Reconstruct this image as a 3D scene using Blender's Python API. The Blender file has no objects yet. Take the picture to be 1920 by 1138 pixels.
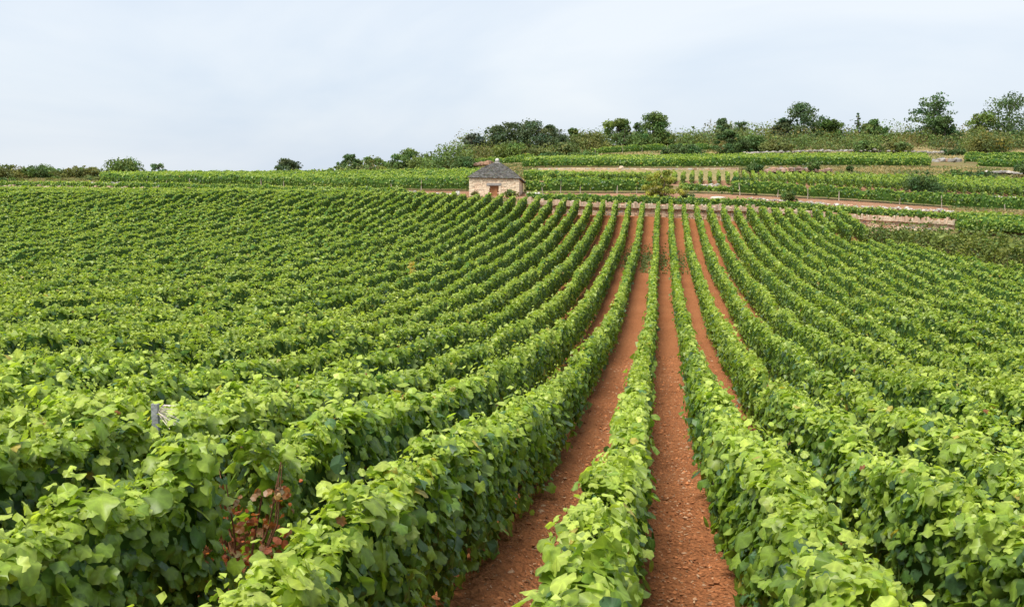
import bpy, math, random
import numpy as np
from mathutils import Matrix, Vector

# ------------------------------------------------------------------ camera, sky, sun, exposure
SC = bpy.context.scene
COL = SC.collection
F = 1900.0                        # focal length in pixels of a 1920 px wide picture
PITCH = math.atan(229 / F)        # camera looks down this much
YAW = math.atan(279 / F)          # and this far to the left of the vine rows (+Y)
HC = 6.0                          # camera height in world z

cam_d = bpy.data.cameras.new("camera")
cam = bpy.data.objects.new("camera", cam_d)
COL.objects.link(cam)
cam_d.sensor_width = 36.0
cam_d.lens = 36.0 * F / 1920
cam_d.clip_start = 0.1
cam_d.clip_end = 12000
cam.location = (0, 0, HC)
cam.rotation_euler = (math.pi / 2 - PITCH, 0, YAW)
SC.camera = cam

SUN_EL, SUN_AZ = math.radians(62), math.radians(-152)   # azimuth from +Y towards +X: high, behind and to the left
world = bpy.data.worlds.new("World")
SC.world = world
world.use_nodes = True
wn, wl = world.node_tree.nodes, world.node_tree.links
wn.clear()
w_out = wn.new("ShaderNodeOutputWorld")
w_bg = wn.new("ShaderNodeBackground")
w_bg.inputs["Strength"].default_value = 0.1
sky = wn.new("ShaderNodeTexSky")
sky.sky_type = 'NISHITA'
sky.sun_disc = False
sky.sun_elevation = SUN_EL
sky.sun_rotation = SUN_AZ
sky.air_density = 1.0
sky.dust_density = 3.0
sky.ozone_density = 2.0
tc = wn.new("ShaderNodeTexCoord")
mp = wn.new("ShaderNodeMapping")
mp.inputs["Scale"].default_value = (1.0, 1.0, 3.2)
mp.inputs["Rotation"].default_value = (0.0, 0.35, 0.5)
nz = wn.new("ShaderNodeTexNoise")
nz.inputs["Scale"].default_value = 1.7
nz.inputs["Detail"].default_value = 6
nz.inputs["Roughness"].default_value = 0.5
nz.inputs["Distortion"].default_value = 0.6
cr = wn.new("ShaderNodeValToRGB")
cr.color_ramp.elements[0].position = 0.38
cr.color_ramp.elements[0].color = (3.25, 3.75, 4.4, 1)
cr.color_ramp.elements[1].position = 0.66
cr.color_ramp.elements[1].color = (4.25, 4.5, 4.75, 1)
mx = wn.new("ShaderNodeMixRGB")
mx.inputs[0].default_value = 0.88          # a thin white veil of cloud over the whole sky
wl.new(tc.outputs["Generated"], mp.inputs["Vector"])
wl.new(mp.outputs["Vector"], nz.inputs["Vector"])
wl.new(nz.outputs["Fac"], cr.inputs["Fac"])
wl.new(sky.outputs["Color"], mx.inputs[1])
wl.new(cr.outputs["Color"], mx.inputs[2])
wl.new(mx.outputs[0], w_bg.inputs["Color"])
wl.new(w_bg.outputs[0], w_out.inputs["Surface"])

sun_d = bpy.data.lights.new("sun", 'SUN')
sun_d.energy = 2.7
sun_d.angle = math.radians(28)
sun_d.color = (1.0, 0.95, 0.86)
sun = bpy.data.objects.new("sun", sun_d)
COL.objects.link(sun)
sdir = Vector((math.sin(SUN_AZ) * math.cos(SUN_EL), math.cos(SUN_AZ) * math.cos(SUN_EL), math.sin(SUN_EL)))
sun.rotation_euler = sdir.to_track_quat('Z', 'Y').to_euler()
sun.location = sdir * 60

SC.view_settings.view_transform = 'Standard'
SC.view_settings.look = 'None'
SC.view_settings.gamma = 1.0
SC.view_settings.exposure = 1.1
SC.view_settings.use_curve_mapping = False
try:
    SC.cycles.max_bounces = 8
    SC.cycles.transmission_bounces = 4
    SC.cycles.use_denoising = True
except Exception:
    pass

# ------------------------------------------------------------------ geometry helpers
RNG = np.random.default_rng(7)
random.seed(7)
cp, sp = math.cos(PITCH), math.sin(PITCH)
cy, sy = math.cos(YAW), math.sin(YAW)


def unproj(px, py, D):
    """photo pixel + horizontal distance in front of the camera -> world point(s)"""
    px, py, D = np.broadcast_arrays(np.asarray(px, float), np.asarray(py, float), np.asarray(D, float))
    u, v = (px - 960) / F, (py - 569) / F
    h = cp - v * sp
    d = sp + v * cp
    t = D / h
    lat, drop = u * t, d * t
    return np.stack([lat * cy - D * sy, lat * sy + D * cy, HC - drop], -1)


def proj(P):
    P = np.asarray(P, float)
    D = -P[..., 0] * sy + P[..., 1] * cy
    lat = P[..., 0] * cy + P[..., 1] * sy
    drop = HC - P[..., 2]
    zc = D * cp + drop * sp
    yc = drop * cp - D * sp
    zs = np.where(zc > 0.2, zc, 0.2)
    return 960 + F * lat / zs, 569 + F * yc / zs, D


class Noise:
    """smooth sum-of-sines noise, about -1..1"""
    def __init__(self, seed, scale, n=7, dim=2):
        r = np.random.default_rng(seed)
        a = r.normal(size=(n, dim))
        a /= np.linalg.norm(a, axis=1)[:, None]
        self.k = a * (2 * np.pi / scale) * r.uniform(0.6, 1.7, (n, 1))
        self.p = r.uniform(0, 6.28, n)
        self.n = n

    def __call__(self, *xs):
        s = 0
        for i in range(self.n):
            ph = self.p[i]
            for j, x in enumerate(xs):
                ph = ph + self.k[i, j] * x
            s = s + np.sin(ph)
        return s / (self.n ** 0.5) * 0.8


def mesh_np(name, verts, faces, col=None, mat_idx=None, smooth=False):
    """faces: list of (m,k) int arrays"""
    me = bpy.data.meshes.new(name)
    verts = np.ascontiguousarray(verts, np.float32)
    me.vertices.add(len(verts))
    me.vertices.foreach_set("co", verts.ravel())
    faces = [f for f in faces if len(f)]
    tot = np.concatenate([np.full(len(f), f.shape[1], np.int32) for f in faces])
    loops = np.concatenate([f.ravel() for f in faces]).astype(np.int32)
    start = np.concatenate([[0], np.cumsum(tot)[:-1]]).astype(np.int32)
    me.loops.add(len(loops))
    me.loops.foreach_set("vertex_index", loops)
    me.polygons.add(len(tot))
    me.polygons.foreach_set("loop_start", start)
    me.polygons.foreach_set("loop_total", tot)
    if mat_idx is not None:
        me.polygons.foreach_set("material_index", np.ascontiguousarray(mat_idx, np.int32))
    me.polygons.foreach_set("use_smooth", np.full(len(tot), bool(smooth)))
    if col is not None:
        at = me.color_attributes.new("Col", 'FLOAT_COLOR', 'POINT')
        c4 = np.ones((len(verts), 4), np.float32)
        c4[:, :3] = col
        at.data.foreach_set("color", c4.ravel())
    me.update()
    me.validate()
    return me


class MB:
    """collects pieces (verts, faces, colour, material index) into one mesh"""
    def __init__(self):
        self.v, self.f, self.c, self.m, self.n = [], {}, [], {}, 0
        self.order = []

    def add(self, v, f, col=(0.5, 0.5, 0.5), mi=0):
        v = np.asarray(v, float)
        f = np.asarray(f, int)
        if len(v) == 0 or len(f) == 0:
            return
        self.v.append(v)
        c = np.asarray(col, float)
        self.c.append(np.broadcast_to(c, (len(v), 3)))
        self.order.append((f + self.n, np.full(len(f), mi)))
        self.n += len(v)

    def build(self, name, mats, parent=None, smooth=False):
        v = np.concatenate(self.v)
        c = np.concatenate(self.c)
        self.order.sort(key=lambda t: t[0].shape[1])
        me = mesh_np(name, v, [o[0] for o in self.order], c, np.concatenate([o[1] for o in self.order]), smooth)
        for m in (mats if isinstance(mats, (list, tuple)) else [mats]):
            me.materials.append(m)
        return link(name, me, parent)


def link(name, data, parent=None):
    o = bpy.data.objects.new(name, data)
    COL.objects.link(o)
    if parent is not None:
        o.parent = parent
    return o


def tag(o, label=None, cat=None, group=None, kind=None):
    if label:
        o["label"] = label
    if cat:
        o["category"] = cat
    if group:
        o["group"] = group
    if kind:
        o["kind"] = kind
    return o


def root(name, loc=(0, 0, 0), rz=0.0):
    o = bpy.data.objects.new(name, None)
    o.empty_display_size = 0.3
    COL.objects.link(o)
    o.location = loc
    o.rotation_euler = (0, 0, rz)
    return o


BOXF = np.array([[0, 3, 2, 1], [4, 5, 6, 7], [0, 1, 5, 4], [1, 2, 6, 5], [2, 3, 7, 6], [3, 0, 4, 7]])


def box(x0, x1, y0, y1, z0, z1):
    return np.array([[x0, y0, z0], [x1, y0, z0], [x1, y1, z0], [x0, y1, z0],
                     [x0, y0, z1], [x1, y0, z1], [x1, y1, z1], [x0, y1, z1]], float)


def tube(pts, radii, n=6):
    """tapered tube through points"""
    pts = np.asarray(pts, float)
    k = len(pts)
    vs = []
    for i in range(k):
        t = pts[min(i + 1, k - 1)] - pts[max(i - 1, 0)]
        t /= (np.linalg.norm(t) + 1e-9)
        a = np.cross(t, [0.3, 1, 0.1] if abs(t[2]) > 0.6 else [0, 0, 1])
        a /= (np.linalg.norm(a) + 1e-9)
        b = np.cross(t, a)
        ang = np.arange(n) * 2 * np.pi / n
        vs.append(pts[i] + radii[i] * (np.cos(ang)[:, None] * a + np.sin(ang)[:, None] * b))
    v = np.concatenate(vs)
    f = []
    for i in range(k - 1):
        for j in range(n):
            j2 = (j + 1) % n
            f.append([i * n + j, i * n + j2, (i + 1) * n + j2, (i + 1) * n + j])
    return v, np.array(f)


def norm(a):
    return a / (np.linalg.norm(a, axis=-1, keepdims=True) + 1e-9)


# ------------------------------------------------------------------ materials
def new_mat(name):
    m = bpy.data.materials.new(name)
    m.use_nodes = True
    nt = m.node_tree
    nt.nodes.clear()
    out = nt.nodes.new("ShaderNodeOutputMaterial")
    return m, nt.nodes, nt.links, out


def N(nodes, typ, **kw):
    n = nodes.new(typ)
    for k, v in kw.items():
        if k.startswith("i_"):
            key = k[2:].replace("_", " ")
            n.inputs[key].default_value = v
        else:
            setattr(n, k, v)
    return n


def leaf_material(name, rough=0.42, spec=0.45, trans=0.30, fine=0.25, scale=60):
    m, n, l, out = new_mat(name)
    at = N(n, "ShaderNodeAttribute", attribute_name="Col")
    geo = N(n, "ShaderNodeNewGeometry")
    nz = N(n, "ShaderNodeTexNoise", i_Scale=scale, i_Detail=3.0)
    l.new(geo.outputs["Position"], nz.inputs["Vector"])
    mr = N(n, "ShaderNodeMapRange")
    mr.inputs[3].default_value = 1 - fine
    mr.inputs[4].default_value = 1 + fine
    l.new(nz.outputs["Fac"], mr.inputs[0])
    mul = N(n, "ShaderNodeVectorMath", operation='MULTIPLY')
    l.new(at.outputs["Color"], mul.inputs[0])
    l.new(mr.outputs[0], mul.inputs[1])
    # the underside of a leaf is paler and greyer
    under = N(n, "ShaderNodeMixRGB", blend_type='MIX')
    under.inputs[2].default_value = (0.17, 0.23, 0.12, 1)
    bf = N(n, "ShaderNodeMath", operation='MULTIPLY')
    bf.inputs[1].default_value = 0.45
    l.new(geo.outputs["Backfacing"], bf.inputs[0])
    l.new(bf.outputs[0], under.inputs[0])
    l.new(mul.outputs[0], under.inputs[1])
    p = N(n, "ShaderNodeBsdfPrincipled")
    p.inputs["Roughness"].default_value = rough
    p.inputs["Specular IOR Level"].default_value = spec
    l.new(under.outputs[0], p.inputs["Base Color"])
    tr = N(n, "ShaderNodeBsdfTranslucent")
    tm = N(n, "ShaderNodeVectorMath", operation='MULTIPLY')
    tm.inputs[1].default_value = (1.7, 1.75, 0.7)
    l.new(mul.outputs[0], tm.inputs[0])
    l.new(tm.outputs[0], tr.inputs["Color"])
    mix = N(n, "ShaderNodeMixShader")
    mix.inputs[0].default_value = trans
    l.new(p.outputs[0], mix.inputs[1])
    l.new(tr.outputs[0], mix.inputs[2])
    l.new(mix.outputs[0], out.inputs["Surface"])
    return m


def attr_material(name, rough=0.9, noise_scale=8.0, amount=0.35, bump=0.3, bump_scale=30.0, spec=0.2):
    m, n, l, out = new_mat(name)
    at = N(n, "ShaderNodeAttribute", attribute_name="Col")
    geo = N(n, "ShaderNodeNewGeometry")
    nz = N(n, "ShaderNodeTexNoise", i_Scale=noise_scale, i_Detail=6.0, i_Roughness=0.6)
    l.new(geo.outputs["Position"], nz.inputs["Vector"])
    mr = N(n, "ShaderNodeMapRange")
    mr.inputs[1].default_value = 0.25
    mr.inputs[2].default_value = 0.75
    mr.inputs[3].default_value = 1 - amount
    mr.inputs[4].default_value = 1 + amount
    l.new(nz.outputs["Fac"], mr.inputs[0])
    mul = N(n, "ShaderNodeVectorMath", operation='MULTIPLY')
    l.new(at.outputs["Color"], mul.inputs[0])
    l.new(mr.outputs[0], mul.inputs[1])
    p = N(n, "ShaderNodeBsdfPrincipled")
    p.inputs["Roughness"].default_value = rough
    p.inputs["Specular IOR Level"].default_value = spec
    l.new(mul.outputs[0], p.inputs["Base Color"])
    n2 = N(n, "ShaderNodeTexNoise", i_Scale=bump_scale, i_Detail=5.0)
    l.new(geo.outputs["Position"], n2.inputs["Vector"])
    b = N(n, "ShaderNodeBump")
    b.inputs["Strength"].default_value = bump
    b.inputs["Distance"].default_value = 0.03
    l.new(n2.outputs["Fac"], b.inputs["Height"])
    l.new(b.outputs[0], p.inputs["Normal"])
    l.new(p.outputs[0], out.inputs["Surface"])
    return m


def ground_material(name, c1, c2, c3, s_big=0.35, s_fine=14.0, bump=1.0, speck=None):
    """three-colour earth: big patches, fine grain, optional pale stone specks"""
    m, n, l, out = new_mat(name)
    geo = N(n, "ShaderNodeNewGeometry")
    nb = N(n, "ShaderNodeTexNoise", i_Scale=s_big, i_Detail=5.0, i_Roughness=0.6)
    nf = N(n, "ShaderNodeTexNoise", i_Scale=s_fine, i_Detail=8.0, i_Roughness=0.7)
    vo = N(n, "ShaderNodeTexVoronoi", i_Scale=26.0)
    for t in (nb, nf, vo):
        l.new(geo.outputs["Position"], t.inputs["Vector"])
    r1 = N(n, "ShaderNodeValToRGB")
    r1.color_ramp.elements[0].position = 0.35
    r1.color_ramp.elements[1].position = 0.65
    r1.color_ramp.elements[0].color = (*c1, 1)
    r1.color_ramp.elements[1].color = (*c2, 1)
    l.new(nb.outputs["Fac"], r1.inputs["Fac"])
    mixf = N(n, "ShaderNodeMapRange")
    mixf.inputs[1].default_value = 0.42
    mixf.inputs[2].default_value = 0.70
    l.new(nf.outputs["Fac"], mixf.inputs[0])
    m1 = N(n, "ShaderNodeMixRGB")
    m1.inputs[2].default_value = (*c3, 1)
    l.new(mixf.outputs[0], m1.inputs[0])
    l.new(r1.outputs[0], m1.inputs[1])
    last = m1
    if speck:
        lt = N(n, "ShaderNodeMath", operation='LESS_THAN')
        lt.inputs[1].default_value = 0.17
        l.new(vo.outputs["Distance"], lt.inputs[0])
        sep = N(n, "ShaderNodeSeparateColor")
        l.new(vo.outputs["Color"], sep.inputs[0])
        gt = N(n, "ShaderNodeMath", operation='GREATER_THAN')
        gt.inputs[1].default_value = 0.72
        l.new(sep.outputs[0], gt.inputs[0])
        mm = N(n, "ShaderNodeMath", operation='MULTIPLY')
        l.new(lt.outputs[0], mm.inputs[0])
        l.new(gt.outputs[0], mm.inputs[1])
        m2 = N(n, "ShaderNodeMixRGB")
        m2.inputs[2].default_value = (*speck, 1)
        l.new(mm.outputs[0], m2.inputs[0])
        l.new(m1.outputs[0], m2.inputs[1])
        last = m2
    p = N(n, "ShaderNodeBsdfPrincipled")
    p.inputs["Roughness"].default_value = 0.95
    p.inputs["Specular IOR Level"].default_value = 0.1
    l.new(last.outputs[0], p.inputs["Base Color"])
    ad = N(n, "ShaderNodeMath", operation='ADD')
    l.new(nf.outputs["Fac"], ad.inputs[0])
    l.new(vo.outputs["Distance"], ad.inputs[1])
    b = N(n, "ShaderNodeBump")
    b.inputs["Strength"].default_value = bump
    b.inputs["Distance"].default_value = 0.04
    l.new(ad.outputs[0], b.inputs["Height"])
    l.new(b.outputs[0], p.inputs["Normal"])
    l.new(p.outputs[0], out.inputs["Surface"])
    return m


M_LEAF = leaf_material("vine_leaf", rough=0.45, spec=0.5, trans=0.40)
M_TREE = leaf_material("tree_leaf", rough=0.6, spec=0.25, trans=0.22, fine=0.3, scale=3.0)
M_CORE = leaf_material("inner_vine_leaf", rough=0.7, spec=0.1, trans=0.0, fine=0.6, scale=9.0)
M_WOOD = attr_material("bark", noise_scale=14, amount=0.4, bump=0.6)
M_STONE = attr_material("limestone", noise_scale=7, amount=0.28, bump=0.5, bump_scale=22)
M_SLATE = attr_material("stone_slate", noise_scale=5, amount=0.5, bump=0.5, bump_scale=18)
M_CLOD = attr_material("red_clod", noise_scale=40, amount=0.3, bump=0.5, bump_scale=60)
M_SOIL = ground_material("red_soil", (0.340, 0.130, 0.052), (0.420, 0.172, 0.072), (0.230, 0.084, 0.034), speck=(0.50, 0.33, 0.22))
M_TRACK = ground_material("stony_red_track", (0.30, 0.155, 0.09), (0.40, 0.23, 0.14), (0.25, 0.145, 0.085), s_big=0.5, s_fine=5.0, speck=(0.6, 0.5, 0.4))
M_TERR = ground_material("terrace_soil", (0.25, 0.16, 0.08), (0.19, 0.17, 0.07), (0.14, 0.15, 0.055), s_big=0.2, s_fine=3.0)
M_GRASS = ground_material("dry_grass", (0.30, 0.23, 0.105), (0.17, 0.175, 0.07), (0.36, 0.27, 0.14), s_big=0.12, s_fine=2.2)
M_LAND = ground_material("far_land", (0.10, 0.12, 0.05), (0.15, 0.15, 0.07), (0.08, 0.10, 0.04), s_big=0.02, s_fine=0.5)

# ------------------------------------------------------------------ terrain of the big field
PY = np.array([-30, -5, 0, 3, 5.5, 6.7, 9, 11.5, 13.5, 16.4, 20, 25, 28, 35, 45, 55, 63, 70, 78, 87, 95, 105, 125, 160])
PD = np.array([1.0, 1.2, 1.3, 1.5, 1.75, 2.0, 2.35, 2.65, 2.9, 3.2, 3.55, 3.9, 4.1, 4.35, 4.45, 4.35, 4.1, 3.72, 3.05, 1.92, 1.72, 1.75, 1.85, 2.0])
_dy = np.linspace(-30, 160, 761)
_dd = np.interp(_dy, PY, PD)
_k = np.hanning(25)
_dd = np.convolve(np.pad(_dd, 12, mode='edge'), _k / _k.sum(), mode='valid')
N_FIELD = Noise(3, 17.0)
ROW_H = 1.2


def sstep(a, b, x):
    t = np.clip((x - a) / (b - a), 0, 1)
    return t * t * (3 - 2 * t)


def ground_z(X, Y):
    X = np.asarray(X, float)
    Y = np.asarray(Y, float)
    dz = np.interp(Y, _dy, _dd) + ROW_H
    left = np.clip(-X, 0, None)
    dz = dz - 0.045 * np.minimum(left, 14) - 0.002 * np.clip(left - 14, 0, None)
    dz = dz + (0.055 * np.clip(X, 0, 30) + 0.15 * np.clip(X - 15.3, 0, 8)) * sstep(55, 86, Y)
    return HC - dz + 0.06 * N_FIELD(X, Y)


# image x stations -> polylines (photo x, y, distance) of the ground beyond the field
def P(*a):
    return np.array(a, float)


PX = np.arange(-420, 2421, 10.0)


def line(ctrl):
    y = np.interp(PX, ctrl[:, 0], ctrl[:, 1])
    D = np.interp(PX, ctrl[:, 0], ctrl[:, 2])
    k = np.hanning(11)
    k /= k.sum()
    y = np.convolve(np.pad(y, 5, mode='edge'), k, mode='valid')
    D = np.convolve(np.pad(D, 5, mode='edge'), k, mode='valid')
    return unproj(PX, y, D)


WALL_TOP = line(P((-420, 345, 172), (0, 353.5, 135), (200, 357, 122), (380, 362, 112), (640, 369, 100), (880, 374, 90), (1000, 382, 87.5),
                  (1100, 387, 87), (1232, 390.5, 87), (1400, 395.5, 88), (1600, 410, 89), (1780, 420, 86), (1920, 431, 80), (2400, 470, 66)))


def wall_y(X):
    s = WALL_TOP[:, 0]
    return np.interp(X, s, WALL_TOP[:, 1])


wb = WALL_TOP.copy()
wb[:, 1] -= 0.25
wb[:, 2] = ground_z(wb[:, 0], wb[:, 1])
right = sstep(1600, 1650, PX)[:, None]
L0b = wb * (1 - right) + line(P((-420, 440, 88), (1600, 440, 88.7), (1640, 443, 88), (1780, 440, 85.5), (1920, 446, 79.5), (2400, 490, 65.5))) * right
HEDGE = line(P((-420, 470, 78), (1590, 470, 80), (1640, 478, 73), (1720, 486, 66), (1800, 494, 59), (1920, 506, 52.5), (2100, 530, 44), (2400, 560, 35)))
HEDGE[:, 2] = ground_z(HEDGE[:, 0], HEDGE[:, 1])
r0 = sstep(1590, 1650, PX)[:, None]
L0 = (wb - [0, 0.02, 0]) * (1 - r0) + HEDGE * r0
L2 = line(P((-420, 344, 178), (0, 348, 139), (200, 347, 126), (400, 351, 115), (640, 359, 103), (880, 367, 92.5), (1000, 369, 91.5), (1232, 374, 91.5),
            (1400, 378, 92), (1600, 390, 93), (1780, 399, 90), (1920, 407, 84), (2400, 440, 70)))
L3 = line(P((-420, 342, 184), (0, 345.5, 143), (200, 345, 130), (400, 349, 119), (640, 355.5, 107), (880, 359, 97), (1000, 362.5, 95.5), (1232, 362, 96),
            (1400, 366, 96.5), (1600, 377, 97), (1780, 390, 93.5), (1920, 398, 88.5), (2400, 430, 73)))
L4 = line(P((-420, 339, 205), (0, 337, 188), (200, 335, 180), (400, 334, 170), (640, 333.5, 160), (880, 331.5, 140), (960, 341, 110), (1000, 345, 104), (1232, 348, 103),
            (1400, 351, 104), (1600, 358, 104), (1780, 367, 101), (1920, 376, 96), (2400, 412, 80)))
L5 = line(P((-420, 338, 212), (0, 335.5, 198), (400, 332, 184), (640, 331, 174), (880, 328, 155), (1000, 337, 136), (1232, 340, 132), (1390, 338, 132),
            (1500, 337, 134), (1600, 340, 133), (1780, 344, 131), (1920, 350, 126), (2400, 375, 110)))
L6 = line(P((-420, 337, 218), (0, 335, 204), (400, 331, 190), (640, 329, 182), (880, 323, 166), (980, 317, 143), (1100, 316, 139), (1232, 317, 136), (1390, 316, 135.5),
            (1500, 319, 141), (1600, 321, 142), (1780, 322, 142), (1920, 328, 136), (2400, 350, 118)))
L7 = line(P((-420, 336, 224), (0, 334.5, 209), (400, 330.5, 196), (640, 328, 188), (880, 319, 172), (980, 315, 146), (1100, 314, 143), (1232, 315.5, 140), (1390, 314.5, 141),
            (1550, 312.5, 146), (1700, 313.5, 147), (1780, 313, 149), (1920, 319, 146), (2400, 335, 130)))
L8 = line(P((-420, 335.5, 232), (0, 334, 218), (400, 330, 204), (640, 327, 196), (880, 313, 186), (1000, 307, 171), (1232, 304, 170), (1500, 300, 174), (1700, 300, 174),
            (1920, 301, 174), (2400, 305, 165)))
L9 = line(P((-420, 335, 240), (0, 333.5, 226), (400, 329.5, 212), (640, 326, 205), (880, 306, 198), (1000, 299, 186), (1232, 289, 190), (1500, 284, 190), (1700, 284, 190),
            (1920, 286, 190), (2400, 294, 180)))
L10 = line(P((-420, 334.5, 250), (0, 333, 236), (400, 329, 222), (640, 325, 214), (880, 302, 208), (1000, 294, 198), (1232, 279, 203), (1500, 276, 204), (1700, 274, 204),
             (1920, 272, 204), (2400, 278, 195)))
L11 = line(P((-420, 334, 270), (0, 332.5, 252), (400, 328.5, 240), (640, 322, 232), (880, 294, 228), (1000, 282, 226), (1232, 266, 228), (1500, 257, 232), (1700, 252, 235),
             (1920, 246, 235), (2400, 245, 230)))
L12 = unproj(PX, np.interp(PX, [-420, 640, 1000, 1920, 2400], [335, 330, 312, 290, 290]), 330.0)
L13 = unproj(PX, np.interp(PX, [-420, 2400], [350, 350]), 700.0)
N_UP = Noise(11, 3.2)
N_UP2 = Noise(12, 0.9)


def loft(name, A, B, mat, nsub=6, amp=0.06):
    t = np.linspace(0, 1, nsub + 1)[:, None, None]
    G = A[None] * (1 - t) + B[None] * t
    ed = np.sin(np.pi * np.linspace(0, 1, nsub + 1))[:, None]
    G[:, :, 2] += amp * ed * (N_UP(G[:, :, 0], G[:, :, 1]) + 0.5 * N_UP2(G[:, :, 0], G[:, :, 1]))
    nr, nc = G.shape[:2]
    idx = np.arange(nr * nc).reshape(nr, nc)
    f = np.stack([idx[:-1, :-1], idx[:-1, 1:], idx[1:, 1:], idx[1:, :-1]], -1).reshape(-1, 4)
    me = mesh_np(name, G.reshape(-1, 3), [f], smooth=True)
    me.materials.append(mat)
    o = link(name, me)
    tag(o, kind="structure")
    return o


# field sheet, finer near the camera
gx = np.concatenate([np.linspace(-190, -30, 60), np.linspace(-29, -4.6, 60), np.linspace(-4.5, 3.2, 120), np.linspace(3.4, 60, 64)])
gy = np.concatenate([np.linspace(-25, 3, 12), np.linspace(3.2, 14, 160), np.linspace(14.3, 30, 60), np.linspace(30.8, 170, 100)])
GX, GY = np.meshgrid(gx, gy)
GYw = wall_y(GX) - 0.02
hx, hy = L0[::-1, 0], L0[::-1, 1]
GY2 = np.minimum(GY, GYw)
GZ = ground_z(GX, GY2)
nc1, nc2, nc3 = Noise(21, 0.33, 9), Noise(22, 0.14, 9), Noise(23, 1.1)
near = 1 - sstep(10, 26, GY)
GZ = GZ + near * (0.018 * nc1(GX, GY) + 0.022 * nc2(GX, GY)) + 0.012 * nc3(GX, GY)
# soil is drawn up a little under the vines
GZ = GZ + 0.03 * np.cos(2 * np.pi * (GX / 1.1 + 0.305)) * (1 - sstep(20, 50, GY))
idx = np.arange(GX.size).reshape(GX.shape)
fq = np.stack([idx[:-1, :-1], idx[:-1, 1:], idx[1:, 1:], idx[1:, :-1]], -1).reshape(-1, 4)
keep = (GY[:-1, :-1] < GYw[:-1, :-1]).ravel()
me = mesh_np("vineyard_ground", np.stack([GX, GY2, GZ], -1).reshape(-1, 3), [fq[keep]], smooth=True)
me.materials.append(M_SOIL)
tag(link("vineyard_ground", me), kind="structure")

loft("hedge_bank_ground", L0, L0b, M_TERR, 6, 0.0)
loft("wall_backfill_ground", L0b + [0, 0.3, 0], WALL_TOP + [0, 0.35, -0.04], M_TERR, 2, 0.0)
loft("terrace_ground", WALL_TOP + [0, 0.35, -0.04], L2, M_TRACK, 5, 0.03)
loft("farm_track", L2, L3, M_TRACK, 6, 0.08)
loft("upper_plot_ground", L3, L4, M_TERR, 6, 0.05)
loft("terraced_plot_ground", L4, L5, M_TRACK, 8, 0.04)
loft("grass_bank", L5, L6, M_GRASS, 6, 0.12)
loft("grass_verge", L6, L7, M_GRASS, 3, 0.08)
loft("broad_terrace_ground", L7, L8, M_TERR, 6, 0.05)
loft("hillside", L8, L9, M_GRASS, 5, 0.15)
loft("hilltop", L9, L10, M_GRASS, 5, 0.2)
loft("hill_crest", L10, L11, M_GRASS, 5, 0.2)
loft("hill_back", L11, L12, M_LAND, 4, 0.2)
loft("far_slope", L12, L13, M_LAND, 4, 0.0)
R = 6000.0
me = mesh_np("land", np.array([[-R, -R, -4], [R, -R, -4], [R, R, -4], [-R, R, -4]]), [np.array([[0, 1, 2, 3]])])
me.materials.append(M_LAND)
tag(link("land", me), kind="structure")

# ------------------------------------------------------------------ vine leaves
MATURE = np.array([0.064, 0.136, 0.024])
MID = np.array([0.184, 0.278, 0.030])
YOUNG = np.array([0.355, 0.430, 0.074])
BLUE = np.array([0.072, 0.142, 0.055])


def leaf_col(t, r):
    t = np.clip(t, 0, 1)[:, None]
    c = np.where(t < 0.5, MATURE + (MID - MATURE) * t * 2, MID + (YOUNG - MID) * (t * 2 - 1))
    b = (r.random((len(c), 1)) < 0.15) * (t < 0.6)
    c = np.where(b > 0, BLUE * r.uniform(0.8, 1.25, (len(c), 1)), c)
    return c * r.uniform(0.8, 1.22, (len(c), 1))


def leaf_template(kind, shape=0):
    r = np.random.default_rng(100 + shape)
    if kind == 0:
        ang = np.array([0, 14, 27, 40, 54, 67, 80, 92, 106, 122, 140, 158, 170])
        rad = np.array([1.0, .92, .85, .91, .97, .90, .84, .88, .93, .85, .84, .72, .40])
    elif kind == 1:
        ang = np.array([0, 30, 56, 108, 155])
        rad = np.array([1.0, .86, .95, .90, .66])
    if kind in (0, 1):
        a = np.concatenate([ang, 360 - ang[:0:-1]])
        rr = np.concatenate([rad, rad[:0:-1]])
        rr = rr * (1 + r.uniform(-0.07, 0.07, len(rr)))
        a = np.radians(a)
        u, v = rr * np.cos(a), rr * np.sin(a)
        w = (0.22, 0.05, -0.1, 0.3)[shape % 4] * np.abs(v) - (0.22, 0.34, 0.1, 0.3)[shape % 4] * (u * u + v * v) + 0.13 * np.sin(3 * a + shape * 1.7) * rr
        ring = np.stack([u + 0.25, v, w], 1) * 0.56
        c = np.array([[0.25 * 0.56, 0, 0.05]])
        V = np.concatenate([c, ring])
        n = len(ring)
        Fc = np.array([[0, 1 + i, 1 + (i + 1) % n] for i in range(n)])
        return V, Fc, np.concatenate([[1.28], np.where(np.minimum.reduce([np.abs((np.degrees(a) + 180) % 360 - 180 - k) for k in (0, 54, -54, 106, -106)]) < 8, 1.22, 0.86)])
    # folded kite of two triangles
    V = np.array([[-0.42, 0, 0], [0.02, 0.5, 0.13], [0.60, 0, -0.10], [0.02, -0.5, 0.13]])
    return V, np.array([[0, 2, 1], [0, 3, 2]]), np.ones(4)


TPL = {0: [leaf_template(0, s) for s in range(4)], 1: [leaf_template(1, s) for s in range(3)], 2: [leaf_template(2)]}


def frames(nrm, tip):
    nrm = norm(nrm)
    t = norm(tip - nrm * (tip * nrm).sum(-1, keepdims=True))
    b = np.cross(nrm, t)
    return np.stack([t, b, nrm], -1)      # columns


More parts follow.
